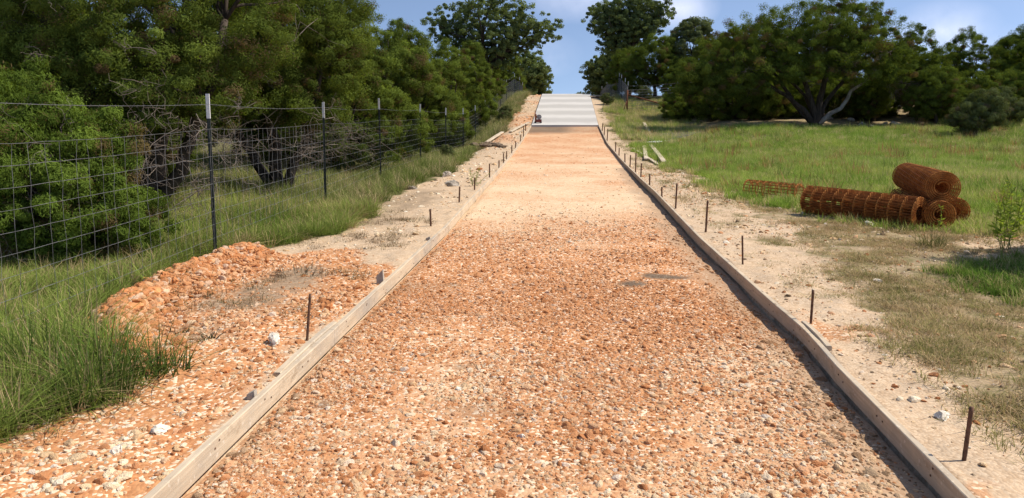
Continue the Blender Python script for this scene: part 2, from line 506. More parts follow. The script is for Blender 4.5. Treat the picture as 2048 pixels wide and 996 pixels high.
def inst_mat(name, trans=0.0, rough=0.9, bumpy=False):
    m, t, o = material(name)
    a = nd(t, 'ShaderNodeAttribute', attribute_name='scol', attribute_type='INSTANCER').outputs['Color']
    v = nd(t, 'ShaderNodeTexCoord').outputs['Object']
    if bumpy:
        n = noise(t, v, 3.0, 5, 0.65)
        c = mix(t, ramp(t, n, 0.2, 0.8), mix(t, 1.0, a, (0.84, 0.80, 0.75, 1), 'MULTIPLY'), mix(t, 1.0, a, (1.14, 1.12, 1.10, 1), 'MULTIPLY'))
        b = nd(t, 'ShaderNodeBump', i_Strength=0.5, i_Distance=0.15, i_Height=n)
        pbr(t, o, c, rough, b.outputs[0], 0.15)
        return m
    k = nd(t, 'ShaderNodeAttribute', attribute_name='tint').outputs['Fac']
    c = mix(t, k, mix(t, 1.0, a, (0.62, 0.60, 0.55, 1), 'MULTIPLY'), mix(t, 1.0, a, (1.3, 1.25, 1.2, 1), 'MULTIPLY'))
    d = nd(t, 'ShaderNodeBsdfDiffuse', i_Color=c)
    tr = nd(t, 'ShaderNodeBsdfTranslucent', i_Color=c)
    ms = nd(t, 'ShaderNodeMixShader', i_0=trans, i_1=d.outputs[0], i_2=tr.outputs[0])
    t.links.new(ms.outputs[0], o.inputs[0])
    return m


M['gravel'] = inst_mat('gravel_stone', bumpy=True)
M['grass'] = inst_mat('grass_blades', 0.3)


def concrete_mat():
    m, t, o = material('fresh_concrete')
    v = nd(t, 'ShaderNodeTexCoord').outputs['Object']
    y = nd(t, 'ShaderNodeSeparateXYZ', i_0=v)
    n = noise(t, v, 1.2, 4, 0.6)
    s = mth(t, 'SINE', mth(t, 'ADD', mth(t, 'MULTIPLY', y.outputs[1], 2 * math.pi / 3.35), mth(t, 'MULTIPLY', n, 2.2)))
    g = nd(t, 'ShaderNodeVectorMath', operation='MULTIPLY', i_0=v, i_1=(0.25, 5, 1)).outputs[0]
    br = noise(t, g, 4, 4, 0.6)
    c = mix(t, ramp(t, s, -0.5, 0.9), (0.44, 0.415, 0.375), (0.575, 0.545, 0.495))     # broomed and trowelled bands
    c = mix(t, mth(t, 'MULTIPLY', ramp(t, br, 0.45, 0.7), 0.4), c, (0.36, 0.345, 0.33))
    b = nd(t, 'ShaderNodeBump', i_Strength=0.3, i_Distance=0.005, i_Height=br)
    pbr(t, o, c, 0.85, b.outputs[0], 0.2)
    return m


M['concrete'] = concrete_mat()
M['ground'] = ground_mat(False)
M['road'] = ground_mat(True)


# ------------------------------------------------------------------ ground sheet and road
def axis(segs):
    out = [segs[0][0]]
    for a, b, s0, s1 in segs:
        x = a
        while x < b - 1e-6:
            f = (x - a) / (b - a)
            x = min(b, x + s0 + (s1 - s0) * f)
            out.append(x)
    return np.array(out)


xs = np.concatenate([-axis([(7, 14, .08, .5), (14, 40, .5, 2), (40, 260, 2, 40)])[::-1][:-1], axis([(-7, -1.95, .07, .05), (-1.95, -1.55, .02, .02), (-1.55, 1.55, .1, .1), (1.55, 1.95, .02, .02), (1.95, 7, .05, .08)]),
                     axis([(7, 14, .08, .5), (14, 40, .5, 2), (40, 260, 2, 40)])[1:]])
ys = axis([(-12, 1.5, 2, .3), (1.5, 13, .06, .07), (13, 26, .07, .3), (26, 70, .3, .8), (70, 380, .8, 40)])
GX, GY = np.meshgrid(xs, ys)
gx, gy = GX.ravel(), GY.ravel()
gzv = ground_z(gx, gy)
inroad = (gx > XL(gy) - 0.042) & (gx < XR(gy) + 0.03) & (gy < 59)
gzv = np.where(inroad, road_z(gy) - 0.08, gzv)
g_, d_, r_ = zones(gx, gy)
ni, nj = len(ys), len(xs)
ii, jj = np.meshgrid(np.arange(ni - 1), np.arange(nj - 1), indexing='ij')
k = (ii * nj + jj).ravel()
quads = np.stack([k, k + 1, k + nj + 1, k + nj], 1)
grey_ = np.zeros_like(gx)
for px, py, rw, rd, a_ in ((545, 575, .38, .75, .85), (440, 600, .3, .4, .8), (610, 545, .3, .5, .9), (380, 660, .25, .22, .75), (560, 612, .2, .25, .5), (820, 395, .5, 1.6, .8), (760, 430, .4, 1.0, .7)):
    qx, qy = flat(px, py, .09)
    grey_ = np.maximum(grey_, a_ * sstep(1.4, .4, np.hypot((gx - qx) / rw, (gy - qy) / rd) + 1.3 * (fbm(gx, gy, 3, 4, 161) - .5)))
zone = np.stack([g_, d_, r_, grey_], 1)
ground = mesh('ground', np.stack([gx, gy, gzv], 1), [quads], M['ground'], smooth=True, attrs={'zone': ('FLOAT_COLOR', zone)})
tag(ground, 'cream and orange caliche ground with grass on both sides of the road', 'ground', kind='structure')

ry = axis([(-4, 2, .4, .2), (2, 13, .05, .06), (13, 40.05, .06, .25)])
rt_ = np.linspace(0, 1, 70)
RT, RY = np.meshgrid(rt_, ry)
rx = (XL(RY) + 0.004) * (1 - RT) + (XR(RY) - 0.004) * RT
rx, ryv, rtv = rx.ravel(), RY.ravel(), RT.ravel()


def road_surf(x, y):
    near = 1 - sstep(14, 26, y)
    e = np.minimum(x - XL(y), XR(y) - x)
    z = road_z(y) + 0.03 * (fbm(x, y, 1.1, 3, 41) - 0.5) + near * 0.022 * (fbm(x, y, 6, 3, 43) - 0.5) + 0.008
    trench = (1 - sstep(0.05, 0.34, XR(y) - x)) * (0.035 + 0.03 * fbm(x, y, 3, 2, 77)) * near
    tl = (1 - sstep(0.02, 0.12, x - XL(y))) * 0.035 * near
    return z - trench - tl


def road_zone(x, y):
    red = np.interp(y, [2, 3.5, 5, 6.5, 8, 10, 11.5, 13, 17, 20, 24, 30, 38, 40], [.50, .52, .70, .95, .88, .58, .38, .14, .10, .26, .45, .50, .62, .5])
    red = red + 1.1 * (fbm(x, y, 0.8, 4, 51) - 0.5) + 0.40 * np.exp(-((x - 0.35) / 0.75) ** 2) * sstep(4.6, 5.6, y) * sstep(9.2, 7.8, y) + .22 * np.exp(-((x + 1.25) / 0.4) ** 2) * sstep(8.5, 6, y)
    brown = (1 - sstep(0.18, 0.50, XR(y) - x + 0.25 * (fbm(x, y, 2, 3, 55) - 0.5))) * (y < 22) * 0.9
    brown = np.maximum(brown, 0.35 * (1 - sstep(0.05, 0.25, x - XL(y))) * (y < 9))
    grey = np.zeros_like(x)
    for px, py, rw, rd, a in ((1268, 571, .15, .15, 1.0), (1330, 557, .27, .14, 1.0), (900, 572, .12, .05, .5), (915, 735, .08, .06, .6), (640, 812, .07, .07, .7), (830, 575, .35, .2, .35),
                              (945, 820, .16, .12, .35), (1183, 386, .22, .06, .5), (1020, 830, .1, .06, .4)):
        cx, cy = flat(px, py, 0)
        wob = 0.7 * (fbm(x, y, 7, 3, 61) - 0.5)
        grey = np.maximum(grey, a * sstep(1.35, 0.45, np.hypot((x - cx) / rw, (y - cy) / rd) + wob * 1.6))
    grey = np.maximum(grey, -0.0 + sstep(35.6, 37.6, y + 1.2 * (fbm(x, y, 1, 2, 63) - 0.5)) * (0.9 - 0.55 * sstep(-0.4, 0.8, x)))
    return red, brown, grey


zr = road_zone(rx, ryv)
ni, nj = len(ry), len(rt_)
ii, jj = np.meshgrid(np.arange(ni - 1), np.arange(nj - 1), indexing='ij')
k = (ii * nj + jj).ravel()
road = mesh('gravel_road', np.stack([rx, ryv, road_surf(rx, ryv)], 1), [np.stack([k, k + 1, k + nj + 1, k + nj], 1)], M['road'], smooth=True,
            attrs={'zone': ('FLOAT_COLOR', np.stack([*zr, np.ones_like(rx)], 1))})
tag(road, 'orange crushed stone road bed between two form boards', 'road', kind='structure')

# concrete slab up the hill
mb = MB()
cy = np.arange(40.06, 62.0, 0.25)
for i in range(len(cy) - 1):
    pass
sl, sr = XL(cy) + 0.002, XR(cy) - 0.002
zt = road_z(cy) + 0.10
V = np.concatenate([np.stack([sl, cy, zt], 1), np.stack([sr, cy, zt], 1), np.stack([sl, cy, zt - .15], 1), np.stack([sr, cy, zt - .15], 1)])
n = len(cy)
a = np.arange(n - 1)
Fq = np.concatenate([np.stack([a, a + n, a + n + 1, a + 1], 1), np.stack([a + 2 * n, a, a + 1, a + 1 + 2 * n], 1), np.stack([a + n, a + 3 * n, a + 3 * n + 1, a + n + 1], 1), [[0, 2 * n, 3 * n, n]]])
slab = mesh('concrete_driveway', V, [Fq], M['concrete'])
tag(slab, 'pale new concrete driveway climbing the hill crest', 'driveway', kind='structure')


# ------------------------------------------------------------------ gravel: stuff
def instancer(name, pts, rot, scl, colr, protos, label, cat):
    coll = bpy.data.collections.new(name + '_kinds')
    for p in protos: coll.objects.link(p)
    me_o = bpy.data.meshes.new(name)
    me_o.vertices.add(len(pts))
    me_o.vertices.foreach_set('co', np.asarray(pts, np.float32).ravel())
    for nm, ty, f, arr in (('srot', 'FLOAT_VECTOR', 'vector', rot), ('sscl', 'FLOAT_VECTOR', 'vector', scl), ('scol', 'FLOAT_COLOR', 'color', colr)):
        me_o.attributes.new(nm, ty, 'POINT').data.foreach_set(f, np.asarray(arr, np.float32).ravel())
    o = bpy.data.objects.new(name, me_o)
    col.objects.link(o)
    ng = bpy.data.node_groups.new(name + '_scatter', 'GeometryNodeTree')
    ng.interface.new_socket('Geometry', in_out='INPUT', socket_type='NodeSocketGeometry')
    ng.interface.new_socket('Geometry', in_out='OUTPUT', socket_type='NodeSocketGeometry')
    gi, go = ng.nodes.new('NodeGroupInput'), ng.nodes.new('NodeGroupOutput')
    ci = ng.nodes.new('GeometryNodeCollectionInfo')
    ci.inputs['Collection'].default_value = coll
    ci.inputs['Separate Children'].default_value = True
    ci.inputs['Reset Children'].default_value = True
    ip = ng.nodes.new('GeometryNodeInstanceOnPoints')
    ip.inputs['Pick Instance'].default_value = True
    L = ng.links.new
    L(gi.outputs[0], ip.inputs['Points'])
    L(ci.outputs[0], ip.inputs['Instance'])
    for nm, sock in (('srot', 'Rotation'), ('sscl', 'Scale')):
        na = ng.nodes.new('GeometryNodeInputNamedAttribute')
        na.data_type = 'FLOAT_VECTOR'
        na.inputs['Name'].default_value = nm
        L(na.outputs[0], ip.inputs[sock])
    L(ip.outputs[0], go.inputs[0])
    md = o.modifiers.new('scatter', 'NODES')
    md.node_group = ng
    for p in protos:
        if p.data.materials: me_o.materials.append(p.data.materials[0]); break
    tag(o, label, cat, kind='stuff')
    return o


def ico(sub):
    import bmesh
    bm = bmesh.new()
    bmesh.ops.create_icosphere(bm, subdivisions=sub, radius=1.0)
    V = np.array([v.co[:] for v in bm.verts])
    Fc = np.array([[v.index for v in f.verts] for f in bm.faces])
    bm.free()
    return V, Fc


ICO2, ICO3 = ico(2), ico(3)


def rock_shape(r, sub=2, cuts=9, depth=(0.45, 0.75)):
    V, Fc = (ICO2 if sub == 2 else ICO3)
    V = V.copy()
    for _ in range(cuts):
        nrm_ = r.normal(size=3)
        nrm_ /= np.linalg.norm(nrm_)
        d = r.uniform(*depth)
        ov = np.maximum(V @ nrm_ - d, 0)
        V -= ov[:, None] * nrm_ * 0.96
    if sub == 3:
        V += 0.065 * r.normal(size=V.shape)
    return V * np.array([1, r.uniform(.75, 1), r.uniform(.55, .8)]), Fc


stones = []
for i in range(9):
    V, Fc = rock_shape(rng)
    stones.append(mesh('stone_kind', V, [Fc], M['gravel'], link=False))

PAL_RED = np.array([[.46, .19, .080], [.60, .30, .150], [.70, .41, .235], [.53, .245, .110], [.76, .51, .31]])
PAL_CREAM = np.array([[.76, .56, .34], [.83, .66, .44], [.70, .48, .27], [.86, .74, .55]])
PAL_WHITE = np.array([[.82, .73, .58], [.76, .66, .51], [.88, .79, .65]])
PAL_GREY = np.array([[.22, .155, .095], [.32, .235, .15], [.43, .33, .22]])


def stone_cols(red, grey, n):
    u = rng.random(n)
    c = PAL_RED[rng.integers(0, len(PAL_RED), n)]
    cr = PAL_CREAM[rng.integers(0, len(PAL_CREAM), n)]
    wh = PAL_WHITE[rng.integers(0, len(PAL_WHITE), n)]
    gr = PAL_GREY[rng.integers(0, len(PAL_GREY), n)]
    p_red = np.clip(0.16 + 0.74 * red, 0.05, 0.95)
    c = np.where((u > p_red)[:, None], cr, c)
    c = np.where((rng.random(n) < 0.11)[:, None], wh, c)
    c = np.where((rng.random(n) < grey * 0.9)[:, None], gr, c)
    dust = np.clip(0.62 * (red - .15), 0, .52)[:, None] * np.ones((n, 1))
    c = c * (1 - dust) + np.array([.57, .255, .098]) * dust
    return np.concatenate([c * rng.uniform(.88, 1.10, (n, 1)), np.ones((n, 1))], 1)


def put(x, y, dia, zfun, red, grey, sink=0.54):
    n = len(x)
    sc = dia[:, None] / 2 * rng.uniform(.8, 1.2, (n, 3)) * np.array([1.08, 1.08, .92])
    z = zfun(x, y) + dia * (0.5 * 0.62 - sink * 0.62)
    rot = np.stack([rng.normal(0, .3, n), rng.normal(0, .3, n), rng.uniform(0, 6.28, n)], 1)
    return np.stack([x, y, z], 1), rot, sc, stone_cols(red, grey, n)


def lognorm(n, med, sig, lo, hi): return np.clip(med * np.exp(rng.normal(0, sig, n)), lo, hi)


parts = []
for y0, y1, dens, med in ((2.4, 4.6, 7200, .0138), (4.6, 7.2, 4800, .0138), (7.2, 15, 2300, .0160), (15, 24, 25, .022), (24, 39, 6, .03)):
    n = int(3.35 * (y1 - y0) * dens)
    y = rng.uniform(y0, y1, n)
    u = rng.random(n)
    x = XL(y) + 0.03 + u * (XR(y) - XL(y) - 0.06)
    rd, br, gr = road_zone(x, y)
    keep = rng.random(n) > np.clip(br * 0.45 + gr * 0.95, 0, 0.95)
    keep &= rng.random(n) < np.clip(sstep(15.5, 6.5, y) ** 1.5 + (y > 15), 0.02, 1)
    keep &= rng.random(n) < np.clip(0.55 + 2.4 * (fbm(x, y, 1.3, 4, 71) - 0.40), 0.14, 1)
    x, y, rd, gr = x[keep], y[keep], rd[keep], np.maximum(gr * .6, br * .75)[keep]
    parts.append(put(x, y, lognorm(len(x), med, .56, .006, .075), road_surf, rd, np.clip(gr, 0, .7)))
P = [np.concatenate([p[i] for p in parts]) for i in range(4)]
instancer('road_gravel', *P, stones, 'loose orange and cream crushed stone covering the road bed', 'gravel')

parts = []
n = 36000
x, y = rng.uniform(-5.4, -1.72, n), rng.uniform(2.3, 9.6, n)
g, d, r = zones(x, y)
gq = np.max([a_ * sstep(1.4, .4, np.hypot((x - flat(px, py, .09)[0]) / rw, (y - flat(px, py, .09)[1]) / rd)) for px, py, rw, rd, a_ in ((545, 575, .38, .75, .85), (440, 600, .3, .4, .8), (610, 545, .3, .5, .9))], axis=0)
keep = (rng.random(n) < (1 - gq) * r * (1 - g) * np.clip(0.35 + 1.8 * (fbm(x, y, 1.3, 3, 73) - 0.35), .12, 1)) & (x < XL(y) - 0.05)
x, y = x[keep], y[keep]
rd = 0.80 + 1.0 * (fbm(x, y, 1.0, 3, 79) - 0.5) + 0.3 * sstep(5, 7, y) - 0.35 * sstep(5.0, 3.5, y)
parts.append(put(x, y, lognorm(len(x), .024, .5, .010, .09), ground_z, rd, np.zeros_like(x)))
# rubble on the low berm
n = 9500
t = rng.random(n) * (len(BERM) - 1)
bi = np.minimum(t.astype(int), len(BERM) - 2)
B = np.array(BERM)
q = B[bi] + (B[bi + 1] - B[bi]) * (t - bi)[:, None] + rng.normal(0, .14, (n, 2)) + np.array([0.05, 0])
parts.append(put(q[:, 0], q[:, 1], lognorm(n, .034, .5, .012, .11), ground_z, np.full(n, 1.0), np.zeros(n), 0.25))
# verges
n = 95000
x, y = rng.uniform(1.78, 7.6, n), rng.uniform(2.6, 22, n)
g, d, r = zones(x, y)
keep = (rng.random(n) < (1 - g) * (1 - .3 * d) * 0.6 * np.clip(0.3 + 2.2 * (fbm(x, y, 1.1, 3, 81) - 0.4), .08, 1)) & (x > XR(y) + 0.06)
x, y, r = x[keep], y[keep], r[keep]
parts.append(put(x, y, lognorm(len(x), .0125, .65, .005, .09) * (1 + y / 30), ground_z, np.clip(r, .12, 1) - .05 + .3 * (rng.random(len(x)) < .4), np.full(len(x), .16)))
n = 20000
x, y = rng.uniform(-4.4, -1.8, n), 8.5 + 50 * rng.random(n) ** 1.3
g, d, r = zones(x, y)
keep = (rng.random(n) < (1 - g) * 0.5 * np.clip(0.3 + 2.2 * (fbm(x, y, 1.1, 3, 83) - 0.4), .08, 1)) & (x < XL(y) - 0.06)
x, y, r = x[keep], y[keep], r[keep]
parts.append(put(x, y, lognorm(len(x), .018, .65, .008, .12) * (1 + y / 25), ground_z, r - .25, np.full(len(x), .16)))
P = [np.concatenate([p[i] for p in parts]) for i in range(4)]
instancer('verge_gravel', *P, stones, 'loose orange and white stones scattered over the bare verges', 'gravel')


# ------------------------------------------------------------------ grass: stuff
def tuft(nb, h, spread, lean, w, seg=3, curl=0.5):
    V, Q, T = [], [], []
    for _ in range(nb):
        a = rng.uniform(0, 6.28)
        r0 = spread * math.sqrt(rng.random())
        hh = h * rng.uniform(.45, 1.1)
        l = lean * abs(rng.normal(.6, .5))
        da = a + rng.normal(0, .9)
        dx, dy = math.cos(da), math.sin(da)
        bx, by = r0 * math.cos(a), r0 * math.sin(a)
        sx, sy = -dy, dx
        ww = w * rng.uniform(.6, 1.3)
        b0 = len(V)
        tt = rng.random()
        for s in range(seg + 1):
            f = s / seg
            off = hh * l * (f + curl * f * f)
            z = hh * f * (1 - .35 * l * f)
            wd = ww * (1 - f) ** .7 if s < seg else ww * .06
            for sg in (-1, 1):
                V.append((bx + dx * off + sx * wd * sg, by + dy * off + sy * wd * sg, z - 0.01))
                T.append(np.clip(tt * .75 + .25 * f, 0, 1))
        for s in range(seg):
            Q.append((b0 + 2 * s, b0 + 2 * s + 1, b0 + 2 * s + 3, b0 + 2 * s + 2))
    return mesh('tuft_kind', V, [Q], M['grass'], link=False, attrs={'tint': ('FLOAT', T)})


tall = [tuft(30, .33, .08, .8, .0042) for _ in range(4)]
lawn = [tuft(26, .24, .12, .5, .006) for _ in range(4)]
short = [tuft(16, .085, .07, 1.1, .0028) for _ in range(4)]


def gpts(n, box, dens_fn, hfun, colfun, zf=ground_z):
    x, y = rng.uniform(box[0], box[1], n), rng.uniform(box[2], box[3], n)
    keep = rng.random(n) < dens_fn(x, y)
    x, y = x[keep], y[keep]
    n = len(x)
    h = hfun(x, y) * rng.uniform(.7, 1.25, n)
    rot = np.stack([rng.normal(0, .12, n), rng.normal(0, .12, n), rng.uniform(0, 6.28, n)], 1)
    scl = np.stack([h * .5 + .5, h * .5 + .5, h], 1)
    return np.stack([x, y, zf(x, y)], 1), rot, scl, colfun(x, y, n)


def gcol(x, y, n, g1, g2, dryc, dryness, seed):
    f = np.clip(fbm(x, y, .7, 3, seed) * 1.6 - .3 + rng.normal(0, .16, n), 0, 1)[:, None]
    c = np.array(g1) * (1 - f) + np.array(g2) * f
    pt = sstep(.50, .68, fbm(x, y, .45, 4, seed + 300))
    dd = (rng.random(n) < dryness + (.26 * pt if np.mean(x) > 0 else .10 * pt))[:, None]
    c = np.where(dd, np.array(dryc) * rng.uniform(.8, 1.2, (n, 1)), c)
    return np.concatenate([c, np.ones((n, 1))], 1)


ROLLS = [((3.92, 12.35), (5.02, 10.95)), ((4.62, 12.55), (5.18, 11.45)), ((5.26, 10.85), (5.60, 12.85)), ((5.66, 11.25), (6.00, 13.2))]


def offrolls(x, y): return np.min([line_d(x, y, list(q)) for q in ROLLS], axis=0) > .2


def clearing(x, y):
    return (x < XL(y) - .05) | (x > XR(y) + .05)


# left verge, along and behind the fence
pA = gpts(30000, (-8.2, -1.9, 2.2, 12), lambda x, y: zones(x, y)[0] ** 2 * clearing(x, y) * np.clip(.35 + 1.5 * (fbm(x, y, 1.2, 3, 91) - .3), .15, 1),
          lambda x, y: (.45 + .7 * fbm(x, y, .9, 3, 93)), lambda x, y, n: gcol(x, y, n, (.13, .21, .035), (.30, .37, .09), (.46, .36, .20), .22, 95))
pB = gpts(16000, (-14, -2.4, 12, 34), lambda x, y: zones(x, y)[0] ** 2 * clearing(x, y) * np.clip(.4 + 1.3 * (fbm(x, y, .8, 3, 97) - .3), .1, 1),
          lambda x, y: (.7 + .7 * fbm(x, y, .6, 3, 99)), lambda x, y, n: gcol(x, y, n, (.13, .18, .042), (.29, .33, .11), (.50, .41, .24), .2, 101))
pB2 = gpts(9000, (-8, -2.4, 34, 62), lambda x, y: zones(x, y)[0] ** 2 * clearing(x, y) * (x < -2.3),
           lambda x, y: 1.0 + .8 * fbm(x, y, .6, 3, 99), lambda x, y, n: gcol(x, y, n, (.13, .18, .045), (.30, .33, .12), (.50, .41, .24), .25, 103))
P = [np.concatenate([p[i] for p in (pA, pB, pB2)]) for i in range(4)]
instancer('tall_grass', *P, tall, 'tall green grass with dry stalks along the left fence', 'grass')

pC = gpts(40000, (2.4, 14, 10, 30), lambda x, y: offrolls(x, y) * zones(x, y)[0] * np.clip(.6 + 2.2 * (fbm(x, y, .8, 4, 111) - .42), .06, 1),
          lambda x, y: .45 + .5 * fbm(x, y, .4, 3, 113) * sstep(10, 16, y) + .1, lambda x, y, n: gcol(x, y, n, (.21, .34, .052), (.39, .48, .11), (.56, .48, .23), .13, 115))
pD = gpts(36000, (2.4, 30, 20, 56), lambda x, y: zones(x, y)[0] * np.clip(.7 + 1.6 * (fbm(x, y, .5, 4, 211) - .42), .15, 1) * 1.0, lambda x, y: .7 + .55 * fbm(x, y, .4, 3, 117) + .3 * (x < 6) * (y > 32),
          lambda x, y, n: gcol(x, y, n, (.21, .34, .055), (.40, .48, .12), (.56, .49, .25), .14 + .3 * (x < 7) * (y > 33), 119))
pW = gpts(3200, (3.0, 26, 11, 36), lambda x, y: zones(x, y)[0] * np.clip(2.5 * (fbm(x, y, .6, 4, 311) - .45), .02, 1), lambda x, y: 1.3 + 1.0 * fbm(x, y, .4, 3, 313), lambda x, y, n: gcol(x, y, n, (.16, .24, .05), (.40, .42, .14), (.42, .24, .11), .35, 319))
pE = gpts(2600, (3.4, 8, 5.4, 9.5), lambda x, y: sstep(0.2, -0.3, poly_sd(x, y, PATCH_G)), lambda x, y: .5 + 0 * x, lambda x, y, n: gcol(x, y, n, (.12, .22, .035), (.24, .32, .07), (.45, .40, .18), .08, 121))
P = [np.concatenate([p[i] for p in (pC, pD, pE, pW)]) for i in range(4)]
instancer('meadow_grass', *P, lawn, 'bright green meadow grass in front of the spreading juniper', 'grass')

pF = gpts(52000, (2.0, 9.5, 2.4, 13), lambda x, y: np.clip(zones(x, y)[1] + .10, 0, 1) * np.clip(3.4 * (fbm(x, y, 1.8, 4, 131) - .38), .03, .95) * (x > XR(y) + .2), lambda x, y: .35 + .7 * fbm(x, y, 1.2, 2, 133),
          lambda x, y, n: gcol(x, y, n, (.19, .20, .065), (.38, .35, .145), (.50, .38, .22), .5, 135))
pG = gpts(9000, (2.0, 6.5, 13, 46), lambda x, y: np.clip(2.4 * (fbm(x, y, 1.0, 4, 137) - .38), .02, 1) * (x > XR(y) + .25), lambda x, y: 1.0 + 1.2 * fbm(x, y, 1.2, 2, 139),
          lambda x, y, n: gcol(x, y, n, (.14, .17, .05), (.29, .29, .11), (.46, .37, .21), .45, 141))
pH = gpts(5000, (-4.6, -1.9, 2.4, 12), lambda x, y: np.clip(3 * (fbm(x, y, 1.4, 4, 143) - .55), 0, 1) * (x < XL(y) - .15), lambda x, y: .6 + .6 * fbm(x, y, 1.2, 2, 145),
          lambda x, y, n: gcol(x, y, n, (.10, .10, .04), (.17, .16, .07), (.26, .19, .12), .6, 147))
P = [np.concatenate([p[i] for p in (pF, pG, pH)]) for i in range(4)]
instancer('dry_grass', *P, short, 'short dry brown grass thinly spread over the bare soil', 'grass')

# ------------------------------------------------------------------ form boards
ORD = ['nearest', 'second', 'third', 'fourth', 'fifth', 'sixth', 'seventh', 'eighth']


def form_board(y0, y1, xf, side, label, group):
    yy = np.arange(y0, y1 + 0.01, 0.2)
    if y1 - yy[-1] > 0.01: yy = np.append(yy, y1)
    x = xf(yy)
    z0 = road_z(yy) + (-0.006 if side > 0 else -0.010)
    z1 = road_z(yy) + 0.100
    th = 0.040 * side
    n = len(yy)
    e = 0.004
    # six-edge section with eased top corners
    sec = [(x, z0), (x, z1 - e), (x + e * side, z1), (x + th - e * side, z1), (x + th, z1 - e), (x + th, z0)]
    V = np.concatenate([np.stack([sx, yy, sz], 1) for sx, sz in sec])
    a = np.arange(n - 1)
    Q = []
    for i in range(6):
        j = (i + 1) % 6
        q = np.stack([a + i * n, a + j * n, a + j * n + 1, a + i * n + 1], 1)
        Q.append(q if side > 0 else q[:, ::-1])
    e0 = np.array([[i * n for i in range(6)], [i * n + n - 1 for i in range(5, -1, -1)]])
    o = mesh('form_board', V, [np.concatenate(Q), e0], M['board'])
    tag(o, label, 'form board', group)
    rr = random.Random(int(y0 * 31) + side)
    for yn in np.arange(y0 + .25, y1 - .1, .62):
        for _ in range(2):
            yq = yn + rr.uniform(-.08, .08)
            zq = float(road_z(yq)) + rr.uniform(.025, .08)
            xq = float(xf(yq)) - side * 0.001
            if y0 < 8:
                nb = MB()
                nb.tube([(xq, yq, zq), (xq - side * .003, yq, zq)], .005, 7)
                nb.build('nail_head', M['rebar'], o)
    return o


LJ = [1.2, 5.15, 10.0, 14.9, 19.8, 24.7, 29.6, 34.5, 40.0]
RJ = [1.2, 5.3, 10.2, 15.1, 20.0, 24.9, 29.8, 34.7, 40.0]
for i in range(8):
    form_board(LJ[i] + .002, LJ[i + 1] - .002, XL, -1, f'pale wooden form board edging the left side of the road, {ORD[i]} from camera', 'form boards along the road')
    form_board(RJ[i] + .002, RJ[i + 1] - .002, XR, 1, f'pale wooden form board edging the right side of the road, {ORD[i]} from camera', 'form boards along the road')


def plank(name, p0, p1, w, t, mat, label, cat, group=None, roll=0.0):
    p0, p1 = np.array(p0), np.array(p1)
    d = p1 - p0
    L = np.linalg.norm(d)
    d /= L
    s = np.cross(d, [0, 0, 1.0])
    s /= np.linalg.norm(s)
    u = np.cross(s, d)
    s, u = s * math.cos(roll) + u * math.sin(roll), -s * math.sin(roll) + u * math.cos(roll)
    mb = MB()
    e = min(w, t) * .12
    n = 9
    prof = [(-w / 2 + e, -t / 2), (w / 2 - e, -t / 2), (w / 2, -t / 2 + e), (w / 2, t / 2 - e), (w / 2 - e, t / 2), (-w / 2 + e, t / 2), (-w / 2, t / 2 - e), (-w / 2, -t / 2 + e)]
    V, Q = [], []
    for i in range(n):
        f = i / (n - 1)
        c = p0 + d * L * f + u * (0.012 * math.sin(f * 3.0))
        V += [c + s * a + u * b for a, b in prof]
    for i in range(n - 1):
        for j in range(8):
            Q.append([i * 8 + j, i * 8 + (j + 1) % 8, i * 8 + 8 + (j + 1) % 8, i * 8 + 8 + j])
    o = mesh(name, V, [Q, [list(range(7, -1, -1)), [8 * (n - 1) + j for j in range(8)]]], mat)
    tag(o, label, cat, group)
    return o


def gnd(px, py):
    """ground point under a pixel, marched along the sight line"""
    r = ray(px, py)
    t = np.arange(2.0, 90, 0.02)
    X, Yy, Z = r[0] * t, r[1] * t, EYE + r[2] * t
    h = Z - ground_z(X, Yy)
    i = int(np.argmax(h < 0))
    return np.array([X[i], Yy[i], float(ground_z(X[i], Yy[i]))])


# splices behind the joints
yl = np.array([4.35, 5.75])
plank('splice_board', (XL(4.25) - .066, 4.25, .050), (XL(5.35) - .066, 5.35, .050), .046, .098, M['board'], 'short splice board nailed behind the left form board joint', 'splice board')
plank('splice_board', (XR(5.0) + .064, 5.0, .055), (XR(5.6) + .066, 5.6, .055), .04, .098, M['board'], 'short splintered splice board behind the right form board bend', 'splice board')
for px, py, h, w, lab in ((752, 562, .14, .07, 'pointed grey wood stake behind the left form board'), (836, 477, .05, .06, 'low brown wood block against the left form board'), (503, 790, .05, .05, 'grey wood block beside the left splice board')):
    x, y = flat(px, py, .09)
    x = float(XL(y)) - .07
    z = float(ground_z(x, y))
    mb = MB()
    mb.add([(x - w / 2, y - .02, z - .05), (x + w / 2, y - .02, z - .05), (x + w / 2, y + .02, z - .05), (x - w / 2, y + .02, z - .05),
            (x - w / 2, y - .02, z + h * .55), (x + w * .35, y - .02, z + h), (x + w * .35, y + .02, z + h), (x - w / 2, y + .02, z + h * .55)],
           [[3, 2, 1, 0], [4, 5, 6, 7], [0, 1, 5, 4], [1, 2, 6, 5], [2, 3, 7, 6], [3, 0, 4, 7]])
    tag(mb.build('wooden_stake', M['stake']), lab, 'stake', 'wooden stakes behind the left form board')


# rebar stakes ------------------------------------------------------------
def stake(x, y, h, label, group, lean=(0, 0), thick=.0085):
    z = float(ground_z(x, y))
    mb = MB()
    n = 14
    P = [(x + lean[0] * h * i / n, y + lean[1] * h * i / n, z - .08 + (h + .08) * i / n) for i in range(n + 1)]
    mb.tube(P, [thick * (1.0 + .12 * (i % 2)) for i in range(n + 1)], 8)
    o = mb.build('rebar_stake', M['rebar'], smooth=True)
    tag(o, label, 'rebar stake', group)


